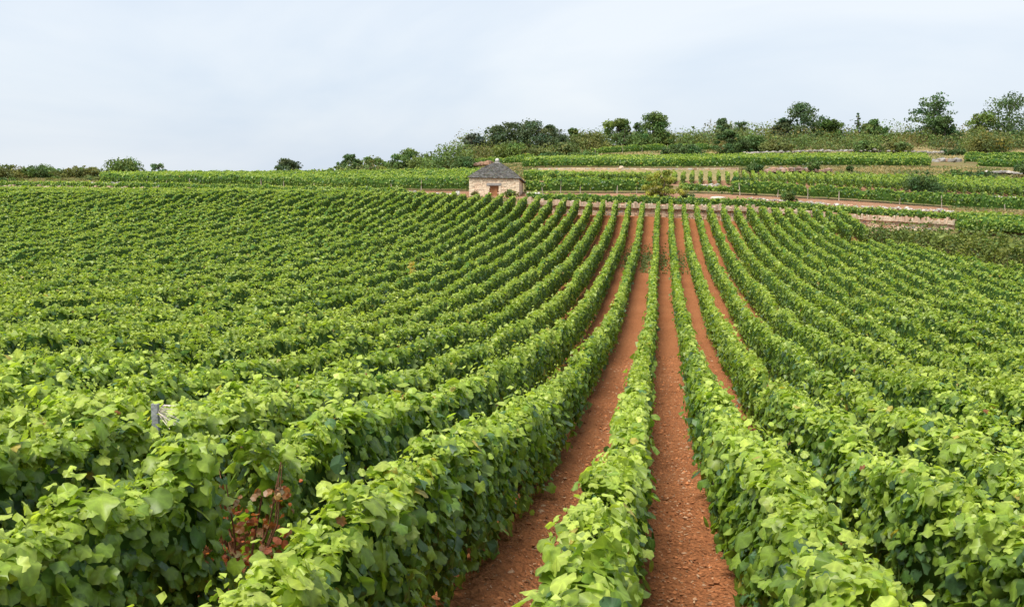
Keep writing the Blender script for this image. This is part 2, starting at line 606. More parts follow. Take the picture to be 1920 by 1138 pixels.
def leaves_into(mb, pos, fr, size, col, kind, r, mi=0):
    """instance leaf templates as real faces"""
    n = len(pos)
    if n == 0:
        return
    tp = TPL[kind]
    which = r.integers(0, len(tp), n)
    for s, (V, Fc, vein) in enumerate(tp):
        m = which == s
        k = m.sum()
        if not k:
            continue
        Vs = np.broadcast_to(V, (k,) + V.shape).copy()
        Vs[:, :, 2] *= r.uniform(0.3, 1.9, (k, 1))
        W = np.einsum('nij,nvj->nvi', fr[m], Vs) * size[m][:, None, None] + pos[m][:, None, :]
        f = (Fc[None] + (np.arange(k) * len(V))[:, None, None]).reshape(-1, Fc.shape[1])
        mb.add(W.reshape(-1, 3), f, (col[m][:, None, :] * vein[None, :, None]).reshape(-1, 3), mi)


def lod(D):
    """leaves per metre of row, leaf size, template, width of the inner mass"""
    dens = np.select([D < 9, D < 16, D < 26, D < 45, D < 70, D < 115], [720, 430, 290, 210, 140, 86], 50)
    size = np.select([D < 9, D < 16, D < 26, D < 45, D < 70, D < 115], [.090, .098, .105, .112, .128, .160], .21)
    kind = np.select([D < 7.2, D < 14.5], [0, 1], 2)
    return dens, size, kind


VARIANT = {}


def leaf_variant(shape, level):
    key = (shape, level)
    if key not in VARIANT:
        V, Fc, vein = TPL[0][shape]
        V = V * [1, 1, (0.6, 1.5, 1.0)[level % 3]]
        c = leaf_col(np.array([level / 6.0]), np.random.default_rng(level * 7 + shape))[0]
        me = mesh_np("leaf", V, [Fc], c[None] * vein[:, None], smooth=True)
        me.materials.append(M_LEAF)
        VARIANT[key] = me
    return VARIANT[key]


def vine_row(path, label, group, seed, H=ROW_H, W=0.142, zlow=0.12, dens=1.0, lmul=1.0, young=1.0, gaps=(), n_leaf=0, trunks=None, posts=(), margin=170, bright=1.0, grow=None):
    """path: ground points along the row. One thing: foliage (+ leaf, trunk, post parts)"""
    r = np.random.default_rng(seed)
    path = np.asarray(path, float)
    seg = np.linalg.norm(np.diff(path, axis=0), axis=1)
    s = np.concatenate([[0], np.cumsum(seg)])
    L = s[-1]
    if L < 1:
        return None
    nb = max(2, int(L / 0.5))
    sb = (np.arange(nb) + 0.5) * L / nb

    def at(q):
        return np.stack([np.interp(q, s, path[:, i]) for i in range(3)], -1)

    def tang(q):
        t = at(np.clip(q + 0.3, 0, L)) - at(np.clip(q - 0.3, 0, L))
        t[:, 2] = 0
        return norm(t)
    cb = at(sb) + [0, 0, 0.8]
    bx_, by_, bD = proj(cb)
    vis = (bD > 1.2) & (bx_ > -margin) & (bx_ < 1920 + margin) & (by_ < 1138 + 330)
    for g0, g1 in gaps:
        vis &= ~((sb > g0) & (sb < g1))
    dn, sz, kd = lod(bD)
    cnt = (dn * dens * L / nb * vis)
    cnt = np.floor(cnt + r.random(nb)).astype(int)
    bi = np.repeat(np.arange(nb), cnt)
    n = len(bi)
    if n < 30:
        return None
    q = (bi + r.random(n)) * L / nb
    size = np.minimum(sz[bi] * lmul * np.exp(r.normal(0, 0.36, n)), sz[bi] * 1.8)
    kind = kd[bi]
    c = at(q)
    t = tang(q)
    nx = np.stack([t[:, 1], -t[:, 0], np.zeros(n)], -1)     # to the right of travel
    # outline of the hedge: bulges vine by vine
    ph = r.uniform(0, 6.28, 6)
    plant = np.sin(q * 2 * np.pi / 1.05 + ph[0])

    npl = int(L / 1.05) + 3
    vig = r.normal(0, 1, npl)
    weak = r.random(npl) < 0.035
    vh = 0.075 * vig - 0.30 * weak
    vw = 1 + 0.16 * r.normal(0, 1, npl) - 0.35 * weak
    vc = r.normal(0, 0.08, npl) + 0.09 * np.sin(np.arange(npl) * 0.16 + r.uniform(0, 6)) + r.normal(0, .03)

    def topn(x):
        gr = np.interp(x / 1.05, np.arange(npl), vh) + (0 if grow is None else grow[2] * sstep(grow[0], grow[1], x))
        return gr + 0.05 * np.sin(x * 6.0 + ph[1]) + 0.03 * np.sin(x * 2.3 + ph[2]) + 0.045 * np.sin(x * 13.1 + ph[3])

    Hs = H + topn(q)
    far = sstep(14, 28, bD[bi])
    u = r.random(n)
    side = np.select([u < 0.37, u < 0.74], [-1, 1], 0)
    zz = np.where(side == 0, Hs - np.abs(r.normal(0, 0.06, n)), zlow + (Hs - zlow) * r.random(n) ** 0.85)
    hz = zz / Hs
    prof = np.clip(0.62 + 0.75 * np.sqrt(np.clip(hz, 0, 1)) * (1.02 - 0.55 * hz ** 3), 0.5, 1.15)
    wob = np.interp(q / 1.05, np.arange(npl), vw) + 0.18 * np.sin(q * 5.1 + ph[4] + zz * 3) + 0.10 * plant
    inn = np.abs(r.normal(0, 0.055, n))
    wob = 1 + (wob - 1) * (1 - 0.5 * far)
    Wf = W * (1 - 0.14 * far * (W < 0.2))
    off = np.where(side == 0, r.uniform(-1, 1, n) * Wf * 0.95, side * np.maximum(Wf * prof * wob - inn, 0.02))
    # a few shoots stray sideways and up
    st = r.random(n) < 0.06
    off = off + st * side * r.uniform(0.02, 0.14, n)
    up = (side == 0) & (r.random(n) < 0.10)
    zz = zz + up * r.uniform(0.03, 0.17, n)
    pos = c + nx * off[:, None]
    pos[:, 2] += zz
    # orientation
    rnd = r.normal(size=(n, 3))
    out = np.where(side[:, None] == 0, nx * (off / W)[:, None] * 0.55 + [0, 0, 1.0], nx * side[:, None] + np.array([0, 0, 0.55]))
    nrm = out + rnd * 0.42
    tip = np.where(side[:, None] == 0, nx * np.sign(off)[:, None] * 0.8 + t * r.normal(0, 0.8, (n, 1)), np.array([0, 0, -1.0]) + t * r.normal(0, 0.55, (n, 1)))
    fr = frames(nrm, tip)
    # age of the leaf: young at the shoot tips on top
    age = 0.40 + 0.36 * (side == 0) * young + 0.30 * np.clip((hz - 0.72) / 0.28, 0, 1) * young * (side != 0) + r.normal(0, 0.19, n) + 0.35 * up + np.interp(q / 1.05, np.arange(npl), vc)
    col = leaf_col(age, r) * bright
    yel = r.random(n) < 0.006
    col[yel] = np.array([0.36, 0.30, 0.06])
    brn = r.random(n) < 0.003
    col[brn] = np.array([0.22, 0.09, 0.04])
    size = size * np.where(brn, 0.55, 1.0)
    size = size * np.where(age > 0.75, 0.72, 1.0)
    # thin out what faces away from the view on far rows
    toc0 = np.array([0, 0, HC]) - pos
    away = (side != 0) & ((nx * side[:, None] * toc0).sum(1) < -2.2) & (r.random(n) < np.where(kind == 2, 0.75, 0.6))
    low = (side != 0) & (kind == 2) & (hz < 0.35) & (np.abs((nx * toc0).sum(1)) > 9) & (r.random(n) < 0.6)
    away |= low
    rt = root("vine_row", path[0])
    tag(rt, label, "vine row", group)
    base = np.array(path[0])
    taken = away.copy()
    if n_leaf:
        X, Yp, D = proj(pos)
        toc = norm(np.array([0, 0, HC]) - pos)
        face = (nrm / np.linalg.norm(nrm, axis=1, keepdims=True) * toc).sum(1)
        ok = (X > 0) & (X < 1920) & (Yp > 0) & (Yp < 1138) & (face > 0.35) & (inn < 0.05) & (kind <= 1)
        big = np.where(ok & ~away, size / np.maximum(D, 0.5) * (0.6 + 0.4 * face), 0)
        pick = np.argsort(-big)[:n_leaf]
        pick = pick[big[pick] * F > 9]
        taken[pick] = True
        for i in pick:
            o = bpy.data.objects.new("leaf", leaf_variant(int(r.integers(0, 4)), int(np.clip(round(age[i] * 6), 0, 6))))
            Mx = Matrix(np.vstack([np.column_stack([fr[i] * size[i], pos[i] - base]), [0, 0, 0, 1]]).tolist())
            o.parent = rt
            o.matrix_basis = Mx
            COL.objects.link(o)
    mb = MB()
    for k in (0, 1, 2):
        m = (kind == k) & ~taken
        leaves_into(mb, pos[m] - base, fr[m], size[m], col[m], k, r)
    # small pale shoot tips standing above the hedge, where they can be made out
    nearb = np.where(vis & (bD < 20))[0]
    if len(nearb):
        nt = len(nearb) * 5
        qt = (r.choice(nearb, nt) + r.random(nt)) * L / nb
        ct, tt = at(qt), tang(qt)
        nn = np.stack([tt[:, 1], -tt[:, 0], np.zeros(nt)], -1)
        o2 = r.uniform(-0.9, 0.9, nt) * W
        tall = r.random(nt) ** 3
        for j in range(6):
            p2 = ct + nn * (o2 + r.normal(0, 0.02, nt))[:, None]
            p2[:, 2] += H + topn(qt) - 0.05 + (0.018 + 0.03 * tall) * j + r.normal(0, 0.012, nt)
            n2 = r.normal(size=(nt, 3)) + [0, 0, 0.6]
            f2 = frames(n2, r.normal(size=(nt, 3)) + [0, 0, 0.5])
            s2 = r.uniform(0.035, 0.065, nt) * (1.1 - 0.1 * j)
            c2 = leaf_col(np.full(nt, 0.8 + 0.04 * j) + r.normal(0, 0.08, nt), r) * 1.05
            leaves_into(mb, p2 - base, f2, s2, c2, 2, r)
    # inner mass of older leaves and canes so that one cannot look straight through
    nk = max(3, int(L / 0.45))
    qk = np.linspace(0.1, L - 0.1, nk)
    ck, tk = at(qk), tang(qk)
    nk3 = np.stack([tk[:, 1], -tk[:, 0], np.zeros(nk)], -1)
    xk, yk, Dk = proj(ck)
    okk = (Dk > 0.6) & (xk > -margin - 150) & (xk < 1920 + margin + 150)
    for g0, g1 in gaps:
        okk &= ~((qk > g0 - 0.25) & (qk < g1 + 0.25))
    wk = np.where(Dk < 12, 0.42, np.where(Dk < 40, 0.62, 0.80)) * W * (1 + 0.1 * np.sin(qk * 5.1 + ph[4]))
    hk = H + topn(qk) - np.where(Dk < 12, 0.22, np.where(Dk < 40, 0.13, 0.07))
    prof6 = [(-0.6, 0.28), (-1.05, 0.62), (-0.8, 1.0), (0.8, 1.0), (1.05, 0.62), (0.6, 0.28)]
    rings = []
    for a, b in prof6:
        p = ck + nk3 * (wk * a + r.normal(0, 0.012, nk))[:, None]
        p[:, 2] += np.where(b < 0.3, zlow + 0.1, b * hk) + r.normal(0, 0.015, nk)
        rings.append(p - base)
    G = np.stack(rings, 1)
    ii = np.arange(nk * 6).reshape(nk, 6)
    jj = np.roll(ii, -1, 1)
    fk = np.stack([ii[:-1], jj[:-1], jj[1:], ii[1:]], -1)
    ok2 = okk[:-1] & okk[1:]
    fk = fk[ok2].reshape(-1, 4)
    if len(fk):
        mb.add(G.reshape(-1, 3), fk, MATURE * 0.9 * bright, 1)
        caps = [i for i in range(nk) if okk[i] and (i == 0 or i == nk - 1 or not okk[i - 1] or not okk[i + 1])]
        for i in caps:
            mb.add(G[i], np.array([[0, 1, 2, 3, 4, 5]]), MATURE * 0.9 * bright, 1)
            sg = -1.0 if (i == 0 or not okk[i - 1]) else 1.0
            if Dk[i] < 4:
                continue
            dn1, sz1, kd1 = lod(Dk[i:i + 1])
            m = int(dn1[0] * dens * 0.30) + 14
            pe = ck[i] + nk3[i] * (r.uniform(-1, 1, (m, 1)) * W) + tk[i] * sg * r.uniform(0.0, 0.16, (m, 1))
            ze = zlow + (hk[i] + 0.08 - zlow) * r.random(m)
            pe[:, 2] += ze
            fe = frames(tk[i] * sg + r.normal(0, .45, (m, 3)) + [0, 0, .5], r.normal(0, .5, (m, 3)) + [0, 0, -1.0])
            leaves_into(mb, pe - base, fe, sz1[0] * lmul * np.exp(r.normal(0, .25, m)), leaf_col(0.32 + 0.25 * (ze / H > .8) + r.normal(0, .18, m), r), int(kd1[0]), r)
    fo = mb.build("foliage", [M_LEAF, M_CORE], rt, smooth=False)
    tag(fo, kind="stuff")
    if trunks:
        for q0 in np.arange(trunks[0], trunks[1], 1.05):
            q0 += r.uniform(-0.1, 0.1)
            if any(g0 < q0 < g1 for g0, g1 in gaps):
                continue
            p = at(np.array([q0]))[0]
            j = r.normal(0, 0.025, (5, 2))
            pts = [[p[0] + j[i, 0] * i * 0.7, p[1] + j[i, 1] * i, p[2] - 0.06 + 0.16 * i] for i in range(5)]
            v, f = tube(pts, np.array([.045, .036, .03, .034, .02]) * r.uniform(0.8, 1.25), 6)
            tb = MB()
            tb.add(v - base, f, np.array([0.11, 0.075, 0.05]) * r.uniform(0.7, 1.2))
            tb.build("trunk", M_WOOD, rt, smooth=True)
    for (q0, h0, lean, o0) in posts:
        p = at(np.array([q0]))[0]
        tt = tang(np.array([q0]))[0]
        nn = np.array([tt[1], -tt[0], 0])
        p = p + nn * o0
        v, f = tube([[p[0], p[1], p[2] - 0.2], [p[0] + lean * tt[0] * .5, p[1] + lean * tt[1] * .5, p[2] + h0 * .5], [p[0] + lean * tt[0], p[1] + lean * tt[1], p[2] + h0]], [0.05, 0.045, 0.043], 6)
        tb = MB()
        tb.add(v - base, f, np.array([0.42, 0.37, 0.30]) * r.uniform(0.75, 1.15))
        tp_, fp_ = np.array([v[12:18].mean(0) + [0, 0, 0.015]]), None
        vv = np.concatenate([v[12:18], tp_]) - base
        tb.add(vv, np.array([[i, (i + 1) % 6, 6] for i in range(6)]), np.array([0.45, 0.41, 0.34]))
        tb.build("post", M_WOOD, rt, smooth=False)
    return rt


ONES = "zeroth first second third fourth fifth sixth seventh eighth ninth tenth eleventh twelfth thirteenth fourteenth fifteenth sixteenth seventeenth eighteenth nineteenth".split()
TENS = "x x twentieth thirtieth fortieth fiftieth sixtieth seventieth eightieth ninetieth".split()
TENC = "x x twenty thirty forty fifty sixty seventy eighty ninety".split()


def ordinal(i):
    if i < 20:
        return ONES[i]
    return TENS[i // 10] if i % 10 == 0 else TENC[i // 10] + "-" + ONES[i % 10]


# ---- the rows of the big field run straight up the slope (+Y)
S = 1.1
hedge_x = HEDGE[PX >= 1640]
for k in range(-92, 20):
    X = S * (k - 0.305) - (0.13 if k < 0 else -0.03 if k == 0 else 0.0)
    yw = float(wall_y(X)) - 0.55
    y0 = max(1.6, (-X) / 0.705 * 0.80 - 3 if X < 0 else X * 2.99 * 0.74 - 2.5)
    segs = []
    if k >= 12:
        # the field is cut here by a grassy gap; behind it three short rows stand under the wall
        yh = float(np.interp(X, hedge_x[:, 0][np.argsort(hedge_x[:, 0])], hedge_x[:, 1][np.argsort(hedge_x[:, 0])]))
        ylim = 71.0 if k <= 14 else min(71.0, yh - 0.5)
        if X > hedge_x[:, 0].max():
            continue
        segs.append((y0, ylim, 0))
        if k <= 14:
            segs.append((78.6 - 0.4 * (k - 12), yw - 1.0, 1))
    else:
        segs.append((y0, yw, 0))
    for (a, b, part) in segs:
        if b - a < 3:
            continue
        ys = np.arange(a, b, 0.5)
        xs = X + 0.03 * np.sin(ys * 0.23 + k) + 0.015 * np.sin(ys * 0.9 + 2 * k)
        path = np.stack([xs, ys, ground_z(xs, ys)], -1)
        if part:
            lab = f"{ONES[15 - k]} from the outer edge of three short vine rows below the stone wall"
            grp = "short vine rows under the wall"
        elif k == 0:
            lab, grp = "middle vine row running uphill between the two bare red soil paths", "vine rows of the big field"
        else:
            lab = f"{ordinal(abs(k))} vine row to the {'right' if k > 0 else 'left'} of the middle row between the red paths"
            grp = "vine rows of the big field"
        gaps = []
        if k == -2:
            gaps = [(5.8 - a, 6.3 - a)]
        if k == -27:
            gaps = [(0, 0.1)]
        if k == 0:
            nl = 300
        elif -3 <= k <= 2:
            nl = 280
        elif -7 <= k <= 5:
            nl = 70
        else:
            nl = 0
        tr = (0.4, max(0.5, 16 - a)) if -3 <= k <= 3 else None
        vine_row(path, lab, grp, 1000 + k + 500 * part, n_leaf=nl, trunks=tr, gaps=gaps, H=ROW_H + 0.03 * math.sin(k * 1.9), grow=(45 - a, 82 - a, 0.2))

# ------------------------------------------------------------------ dry stone walls
PINK = np.array([0.56, 0.40, 0.285])
CREAM = np.array([0.62, 0.50, 0.37])
GREY = np.array([0.40, 0.38, 0.35])
RUST = np.array([0.46, 0.28, 0.18])


def stone_col(r, n, pal=(PINK, CREAM, GREY, RUST), pr=(0.4, 0.35, 0.1, 0.15), var=0.22):
    i = r.choice(len(pal), n, p=pr)
    return np.array(pal)[i] * r.uniform(1 - var, 1 + var, (n, 1))


def masonry(mb, A, B, zb0, zb1, zt0, zt1, out, r, course=0.15, length=0.34, pal=None, pr=None, hole=None, off=0.0):
    """stones of a wall face from plan point A to B; base and top heights at either end; 'out' is the face's outward direction"""
    A, B, out = np.array(A, float), np.array(B, float), np.array(out, float)
    L = np.linalg.norm(B - A)
    d = (B - A) / L
    z = 0.0
    hmax = max(zt0 - zb0, zt1 - zb1)
    while z < hmax - 0.03:
        h = course * r.uniform(0.7, 1.35)
        x = -r.uniform(0, 0.2)
        while x < L:
            w = length * r.uniform(0.5, 1.6)
            x0, x1 = max(x, 0) + 0.008, min(x + w, L) - 0.008
            x += w
            if x1 - x0 < 0.05:
                continue
            f = (x0 + x1) / 2 / L
            zb, zt = zb0 + (zb1 - zb0) * f, zt0 + (zt1 - zt0) * f
            a, b = zb + z + 0.007, min(zb + z + h - 0.007, zt)
            if b - a < 0.03:
                continue
            if hole and any(hx0 < (x0 + x1) / 2 < hx1 and hz0 < (a + b) / 2 < hz1 for hx0, hx1, hz0, hz1 in hole):
                continue
            pr_out = r.uniform(0.0, 0.035) + off
            j = r.uniform(-0.012, 0.012, (8, 3))
            c = []
            for (xx, yy, zz) in ((x0, pr_out, a), (x1, pr_out, a), (x1, -0.12, a), (x0, -0.12, a), (x0, pr_out, b), (x1, pr_out, b), (x1, -0.12, b), (x0, -0.12, b)):
                p = A + d * xx + out * yy
                c.append([p[0], p[1], zz])
            kw = {} if pal is None else dict(pal=pal, pr=pr, var=0.10)
            mb.add(np.array(c) + j, BOXF, stone_col(r, 1, **kw)[0])
        z += h


# long terrace wall at the top of the big field
r = np.random.default_rng(31)
wall = root("terrace_wall", WALL_TOP[160])
tag(wall, "long pink limestone terrace wall with upright coping at the top of the big field", "stone wall")
wo = np.array(wall.location)
mb, mb2 = MB(), MB()
sel = [i for i in range(0, len(PX) - 1) if -260 <= PX[i] < 1790]
for i in sel:
    A, B = WALL_TOP[i], WALL_TOP[i + 1]
    gb0, gb1 = min(L0b[i][2], ground_z(A[0], A[1]) + 9) - 0.15, L0b[i + 1][2] - 0.15
    out = np.array([B[1] - A[1], -(B[0] - A[0]), 0])
    out /= np.linalg.norm(out)
    masonry(mb, [A[0], A[1]], [B[0], B[1]], gb0, gb1, A[2] - 0.02, B[2] - 0.02, out[:2], r, pal=(PINK * 1.15, CREAM * 1.08, GREY, RUST), pr=(.45, .35, .08, .12))
    # solid body behind the face stones
    v = []
    for (p, g) in ((A, gb0), (B, gb1)):
        for zz in (g - 0.2, p[2] - 0.03):
            for dd in (-0.06, -0.5):
                v.append([p[0] + out[0] * dd, p[1] + out[1] * dd, zz])
    v = np.array(v)
    mb2.add(v, np.array([[0, 4, 6, 2], [2, 6, 7, 3], [1, 3, 7, 5]]), PINK * 1.05)
tag(mb.build("masonry", M_STONE, wall), kind="stuff").matrix_parent_inverse = Matrix.Translation(-Vector(wo))
tag(mb2.build("wall_core", M_STONE, wall)).matrix_parent_inverse = Matrix.Translation(-Vector(wo))
# upright coping stones, one by one
cop = []
for s_ in range(7):
    h = (0.32, 0.40, 0.24, 0.36, 0.30, 0.46, 0.28)[s_]
    w = (0.27, 0.20, 0.34, 0.24, 0.30, 0.22, 0.36)[s_]
    v = box(-w / 2, w / 2, -0.2, 0.16, -0.04, h)
    v[4:, 0] *= r.uniform(0.45, 0.9)
    v += r.uniform(-0.025, 0.025, v.shape)
    v[4:, 2] += r.uniform(-0.05, 0.05, 4)
    c = (CREAM * .86, CREAM * .74, PINK * .95, PINK * .78, CREAM * .9, PINK * .85, CREAM * .8)[s_]
    me = mesh_np("coping_stone", v, [BOXF], np.broadcast_to(c, v.shape))
    me.materials.append(M_STONE)
    cop.append(me)
ws = np.concatenate([[0], np.cumsum(np.linalg.norm(np.diff(WALL_TOP, axis=0), axis=1))])
pq = []
q = float(np.interp(985, PX, ws))
while q < float(np.interp(1788, PX, ws)):
    pq.append(q)
    q += r.uniform(0.14, 0.23)
q = float(np.interp(-40, PX, ws))
while q < float(np.interp(420, PX, ws)):
    pq.append(q)
    q += r.uniform(0.38, 0.6)
for q in pq:
    p = np.array([np.interp(q, ws, WALL_TOP[:, i]) for i in range(3)])
    p2 = np.array([np.interp(q + 0.3, ws, WALL_TOP[:, i]) for i in range(3)])
    a = math.atan2(p2[1] - p[1], p2[0] - p[0])
    o = link("coping_stone", cop[r.integers(0, 7)], wall)
    far = q < ws[150]
    o.location = p - wo
    o.rotation_euler = (r.normal(0, 0.06), r.normal(0, 0.12), a + r.normal(0, 0.1))
    o.scale = (1.7 if far else 1, 1, r.uniform(0.75, 1.15))

# second, plainer retaining wall behind the small terraced plot
i0, i1 = int((1002 + 420) / 10), int((1400 + 420) / 10)
w2 = root("retaining_wall", L5[i0])
tag(w2, "smooth pinkish retaining wall behind the small plot of short rows", "stone wall")
mb = MB()
for i in range(i0, i1):
    A, B = L6[i], L6[i + 1]
    zb = [ground_z(0, 0)] * 2
    out = np.array([B[1] - A[1], -(B[0] - A[0]), 0])
    out /= np.linalg.norm(out)
    A2, B2 = A + out * 0.35, B + out * 0.35
    masonry(mb, A2[:2], B2[:2], L5[i][2] - 0.2, L5[i + 1][2] - 0.2, A[2] + 0.05, B[2] + 0.05, out[:2], r, course=0.2, length=0.45)
    v = []
    for p, zlow in ((A2, L5[i][2] - 0.3), (B2, L5[i + 1][2] - 0.3)):
        for zz in (zlow, p[2] + 0.03):
            for dd in (-0.05, -0.5):
                v.append([p[0] + out[0] * dd, p[1] + out[1] * dd, zz])
    mb.add(np.array(v), np.array([[0, 4, 6, 2], [2, 6, 7, 3], [1, 3, 7, 5]]), PINK * 0.9)
tag(mb.build("masonry", M_STONE, w2), kind="stuff").matrix_parent_inverse = Matrix.Translation(-Vector(L5[i0]))
cap_c = unproj(1164, 314.5, 136.5)


def rock_mesh(r, sx, sy, sz, col, n1=7, n2=5):
    v, f = [], []
    for i in range(n2 + 1):
        ph = -0.5 * np.pi + np.pi * i / n2
        for j in range(n1):
            th = 2 * np.pi * j / n1
            q = 1 + r.uniform(-0.22, 0.22)
            v.append([sx * q * np.cos(ph) ** 0.6 * np.cos(th) if abs(np.cos(ph)) > 1e-6 else 0, sy * q * (abs(np.cos(ph)) ** 0.6) * np.sin(th), sz * (np.sin(ph) * q * 0.9)])
    for i in range(n2):
        for j in range(n1):
            f.append([i * n1 + j, i * n1 + (j + 1) % n1, (i + 1) * n1 + (j + 1) % n1, (i + 1) * n1 + j])
    return np.array(v), np.array(f)


def rock(px, py, D, wpx, hpx, col, label, cat="rock", name="rock", group=None, seed=0):
    r = np.random.default_rng(seed + int(px))
    p = unproj(px, py, D)
    sx, sz = wpx * D / F / 2, hpx * D / F / 2
    v, f = rock_mesh(r, sx, sx * 0.8, sz, col)
    mb = MB()
    mb.add(v + [0, 0, sz * 0.55], f, np.asarray(col))
    o = mb.build(name, M_STONE)
    o.location = p
    tag(o, label, cat, group)
    return o


rock(1165, 316.5, 136.2, 8, 7, CREAM * 1.2, "single pale block sitting on top of the smooth retaining wall", "stone", "stone_block")
rock(1345, 373.5, 91.9, 28, 7, np.array([.6, .56, .5]), "long whitish slab lying beside the track right of the yellow-green tree", "stone", "stone_slab")
rock(132, 345, 141, 70, 5.5, np.array([.66, .58, .5]), "long pale stone slab above the vines at the far left", "stone", "stone_slab")
rock(858, 366, 91.8, 9, 10, np.array([.5, .48, .44]), "small white stone standing just left of the hut", "stone", "stone_block")
rock(1000, 364, 91.8, 30, 5, np.array([.6, .57, .53]), "flat pale stone on the ground right of the hut", "stone", "stone_slab")


def rubble(name, label, pts, n, size, seed, pal, pr, cat="stone heap", spread=0.4, flat=0.6):
    """heap or line of small loose stones along a ground line (photo x, y, distance)"""
    r = np.random.default_rng(seed)
    pts = np.array(pts, float)
    t = r.random(n) * (len(pts) - 1)
    c = np.stack([np.interp(t, np.arange(len(pts)), pts[:, i]) for i in range(3)], -1)
    w = unproj(c[:, 0], c[:, 1], c[:, 2])
    fwd = np.array([-sy, cy])
    dd = r.normal(0, spread, n)
    w[:, :2] += dd[:, None] * fwd
    o0 = unproj(*pts[0])
    mb = MB()
    cols = stone_col(r, n, pal, pr)
    for i in range(n):
        s = size * r.uniform(0.5, 1.6)
        v, f = rock_mesh(r, s, s * 0.8, s * flat, None, 6, 3)
        mb.add(v + w[i] - o0 + [0, 0, s * flat * 0.4 + abs(r.normal(0, 0.07))], f, cols[i])
    o = mb.build(name, M_STONE)
    o.location = o0
    return tag(o, label, cat)


WHT = np.array([.52, .48, .43])
DGR = np.array([.30, .28, .26])
rubble("stone_line", "low line of white and grey stones along the track beside the post row", [(1395, 374, 92.2), (1500, 381, 92.8), (1600, 389, 93), (1700, 394, 91.5), (1790, 399, 90)], 330, 0.13, 41, (WHT, GREY, DGR, RUST), (0.35, 0.3, 0.2, 0.15))
rubble("stone_line", "pale rubble line on the track between hut and yellow-green tree", [(985, 367, 92), (1060, 369, 92), (1140, 370.5, 92)], 90, 0.13, 42, (WHT, GREY, DGR, RUST), (0.4, 0.3, 0.1, 0.2))
rubble("stone_line", "grey and white stones along the field edge left of the hut", [(440, 353.5, 112.5), (560, 357, 106.5), (700, 361, 100.5), (850, 366, 93.5)], 240, 0.14, 43, (WHT, GREY, DGR, RUST), (0.25, 0.4, 0.2, 0.15))
rubble("scree", "band of pale grey scree below the scrub on the hill", [(1395, 289, 183), (1450, 288, 184), (1520, 285, 187), (1600, 285, 187), (1680, 286, 186), (1760, 288, 184)], 420, 0.26, 44, (GREY * .8, WHT * .7, DGR), (0.5, 0.3, 0.2), spread=2.2)
rubble("stone_heap", "grey dry stone heap in front of the upper vines at the far right", [(1860, 325, 137), (1885, 325, 137), (1912, 328, 136)], 120, 0.24, 45, (GREY, DGR, WHT * .8), (0.5, 0.3, 0.2), spread=0.6)
rubble("stone_heap", "collapsed grey stones at the wall corner beside the bramble hedge", [(1612, 449, 86), (1640, 449, 85), (1655, 447, 84)], 110, 0.2, 46, (GREY, WHT * .9, DGR, RUST), (0.35, 0.3, 0.1, 0.25), spread=0.5)
rubble("stone_line", "whitish stones edging the plot below the far right vines", [(1800, 371.5, 100), (1860, 373, 98.5), (1930, 376, 96)], 110, 0.16, 47, (WHT, GREY, CREAM), (0.4, 0.3, 0.3))
rubble("stone_line", "pale stones in front of the short rows left of the dark shrub", [(1300, 350, 102), (1350, 350.5, 102.5)], 40, 0.16, 48, (WHT, GREY, CREAM), (0.4, 0.3, 0.3))
rubble("stone_wall", "low grey stone wall below the vines at the far left", [(170, 347.5, 127), (230, 347.5, 125.5), (300, 349, 121), (345, 350.5, 118)], 260, 0.2, 49, (GREY, WHT * .85, DGR), (0.55, 0.25, 0.2), "stone wall", spread=0.2, flat=0.7)

BRN = np.array([.30, .20, .15])
rubble("rock_outcrop", "reddish rocks on the slope just behind the left side of the hut roof", [(893, 311, 160), (922, 309, 160)], 16, 0.5, 53, (BRN * .8, RUST * .6), (0.6, 0.4), "rocks", spread=0.5, flat=0.7)
rubble("rock_outcrop", "outcrop of reddish-grey boulders on the bank above the terraced plot", [(1440, 324, 136.5), (1475, 322, 137), (1510, 321, 137), (1550, 323, 137.5)], 46, 0.42, 50, (BRN, GREY * .7, RUST * .7), (0.45, 0.3, 0.25), "rocks", spread=0.8, flat=0.75)
rubble("rock_outcrop", "grey rocks at the right end of the broad upper terrace", [(1752, 305, 166), (1775, 304, 167), (1795, 305, 166)], 30, 0.45, 52, (GREY * .75, BRN, DGR), (0.5, 0.25, 0.25), "rocks", spread=0.9, flat=0.75)

# ------------------------------------------------------------------ the stone hut
r = np.random.default_rng(51)
hp = unproj(926.5, 371, 92.2)
hut = root("stone_hut", hp, math.radians(2.4))
tag(hut, "small square limestone hut with grey stone roof and orange-brown door", "hut")
HW, HD, HH = 2.22, 4.2, 1.80
mb = MB()
door_hole = [(HW - 0.46 + 0.0, HW + 0.43, -1.0, 1.36)]
mas = MB()
masonry(mas, (-HW, 0), (HW, 0), -0.5, -0.5, HH, HH - 0.04, (0, -1), r, 0.13, 0.3, (CREAM * 1.22, (PINK + CREAM) * .62, CREAM * 1.3, PINK * 1.15), (0.45, 0.3, 0.2, 0.05), hole=[(HW - 0.46, HW + 0.44, -1, 1.34), (HW + 1.32, HW + 1.52, 1.22, 1.36)])
masonry(mas, (HW, 0), (HW, HD), -0.5, -0.5, HH - 0.04, HH - 0.5, (1, 0), r, 0.13, 0.3, (CREAM * 1.22, (PINK + CREAM) * .62, CREAM * 1.3, PINK * 1.15), (0.4, 0.35, 0.2, 0.05))
masonry(mas, (-HW, HD), (-HW, 0), -0.5, -0.5, HH, HH, (-1, 0), r, 0.13, 0.3, (CREAM * 1.22, (PINK + CREAM) * .62, CREAM * 1.3, PINK * 1.15), (0.4, 0.35, 0.2, 0.05))
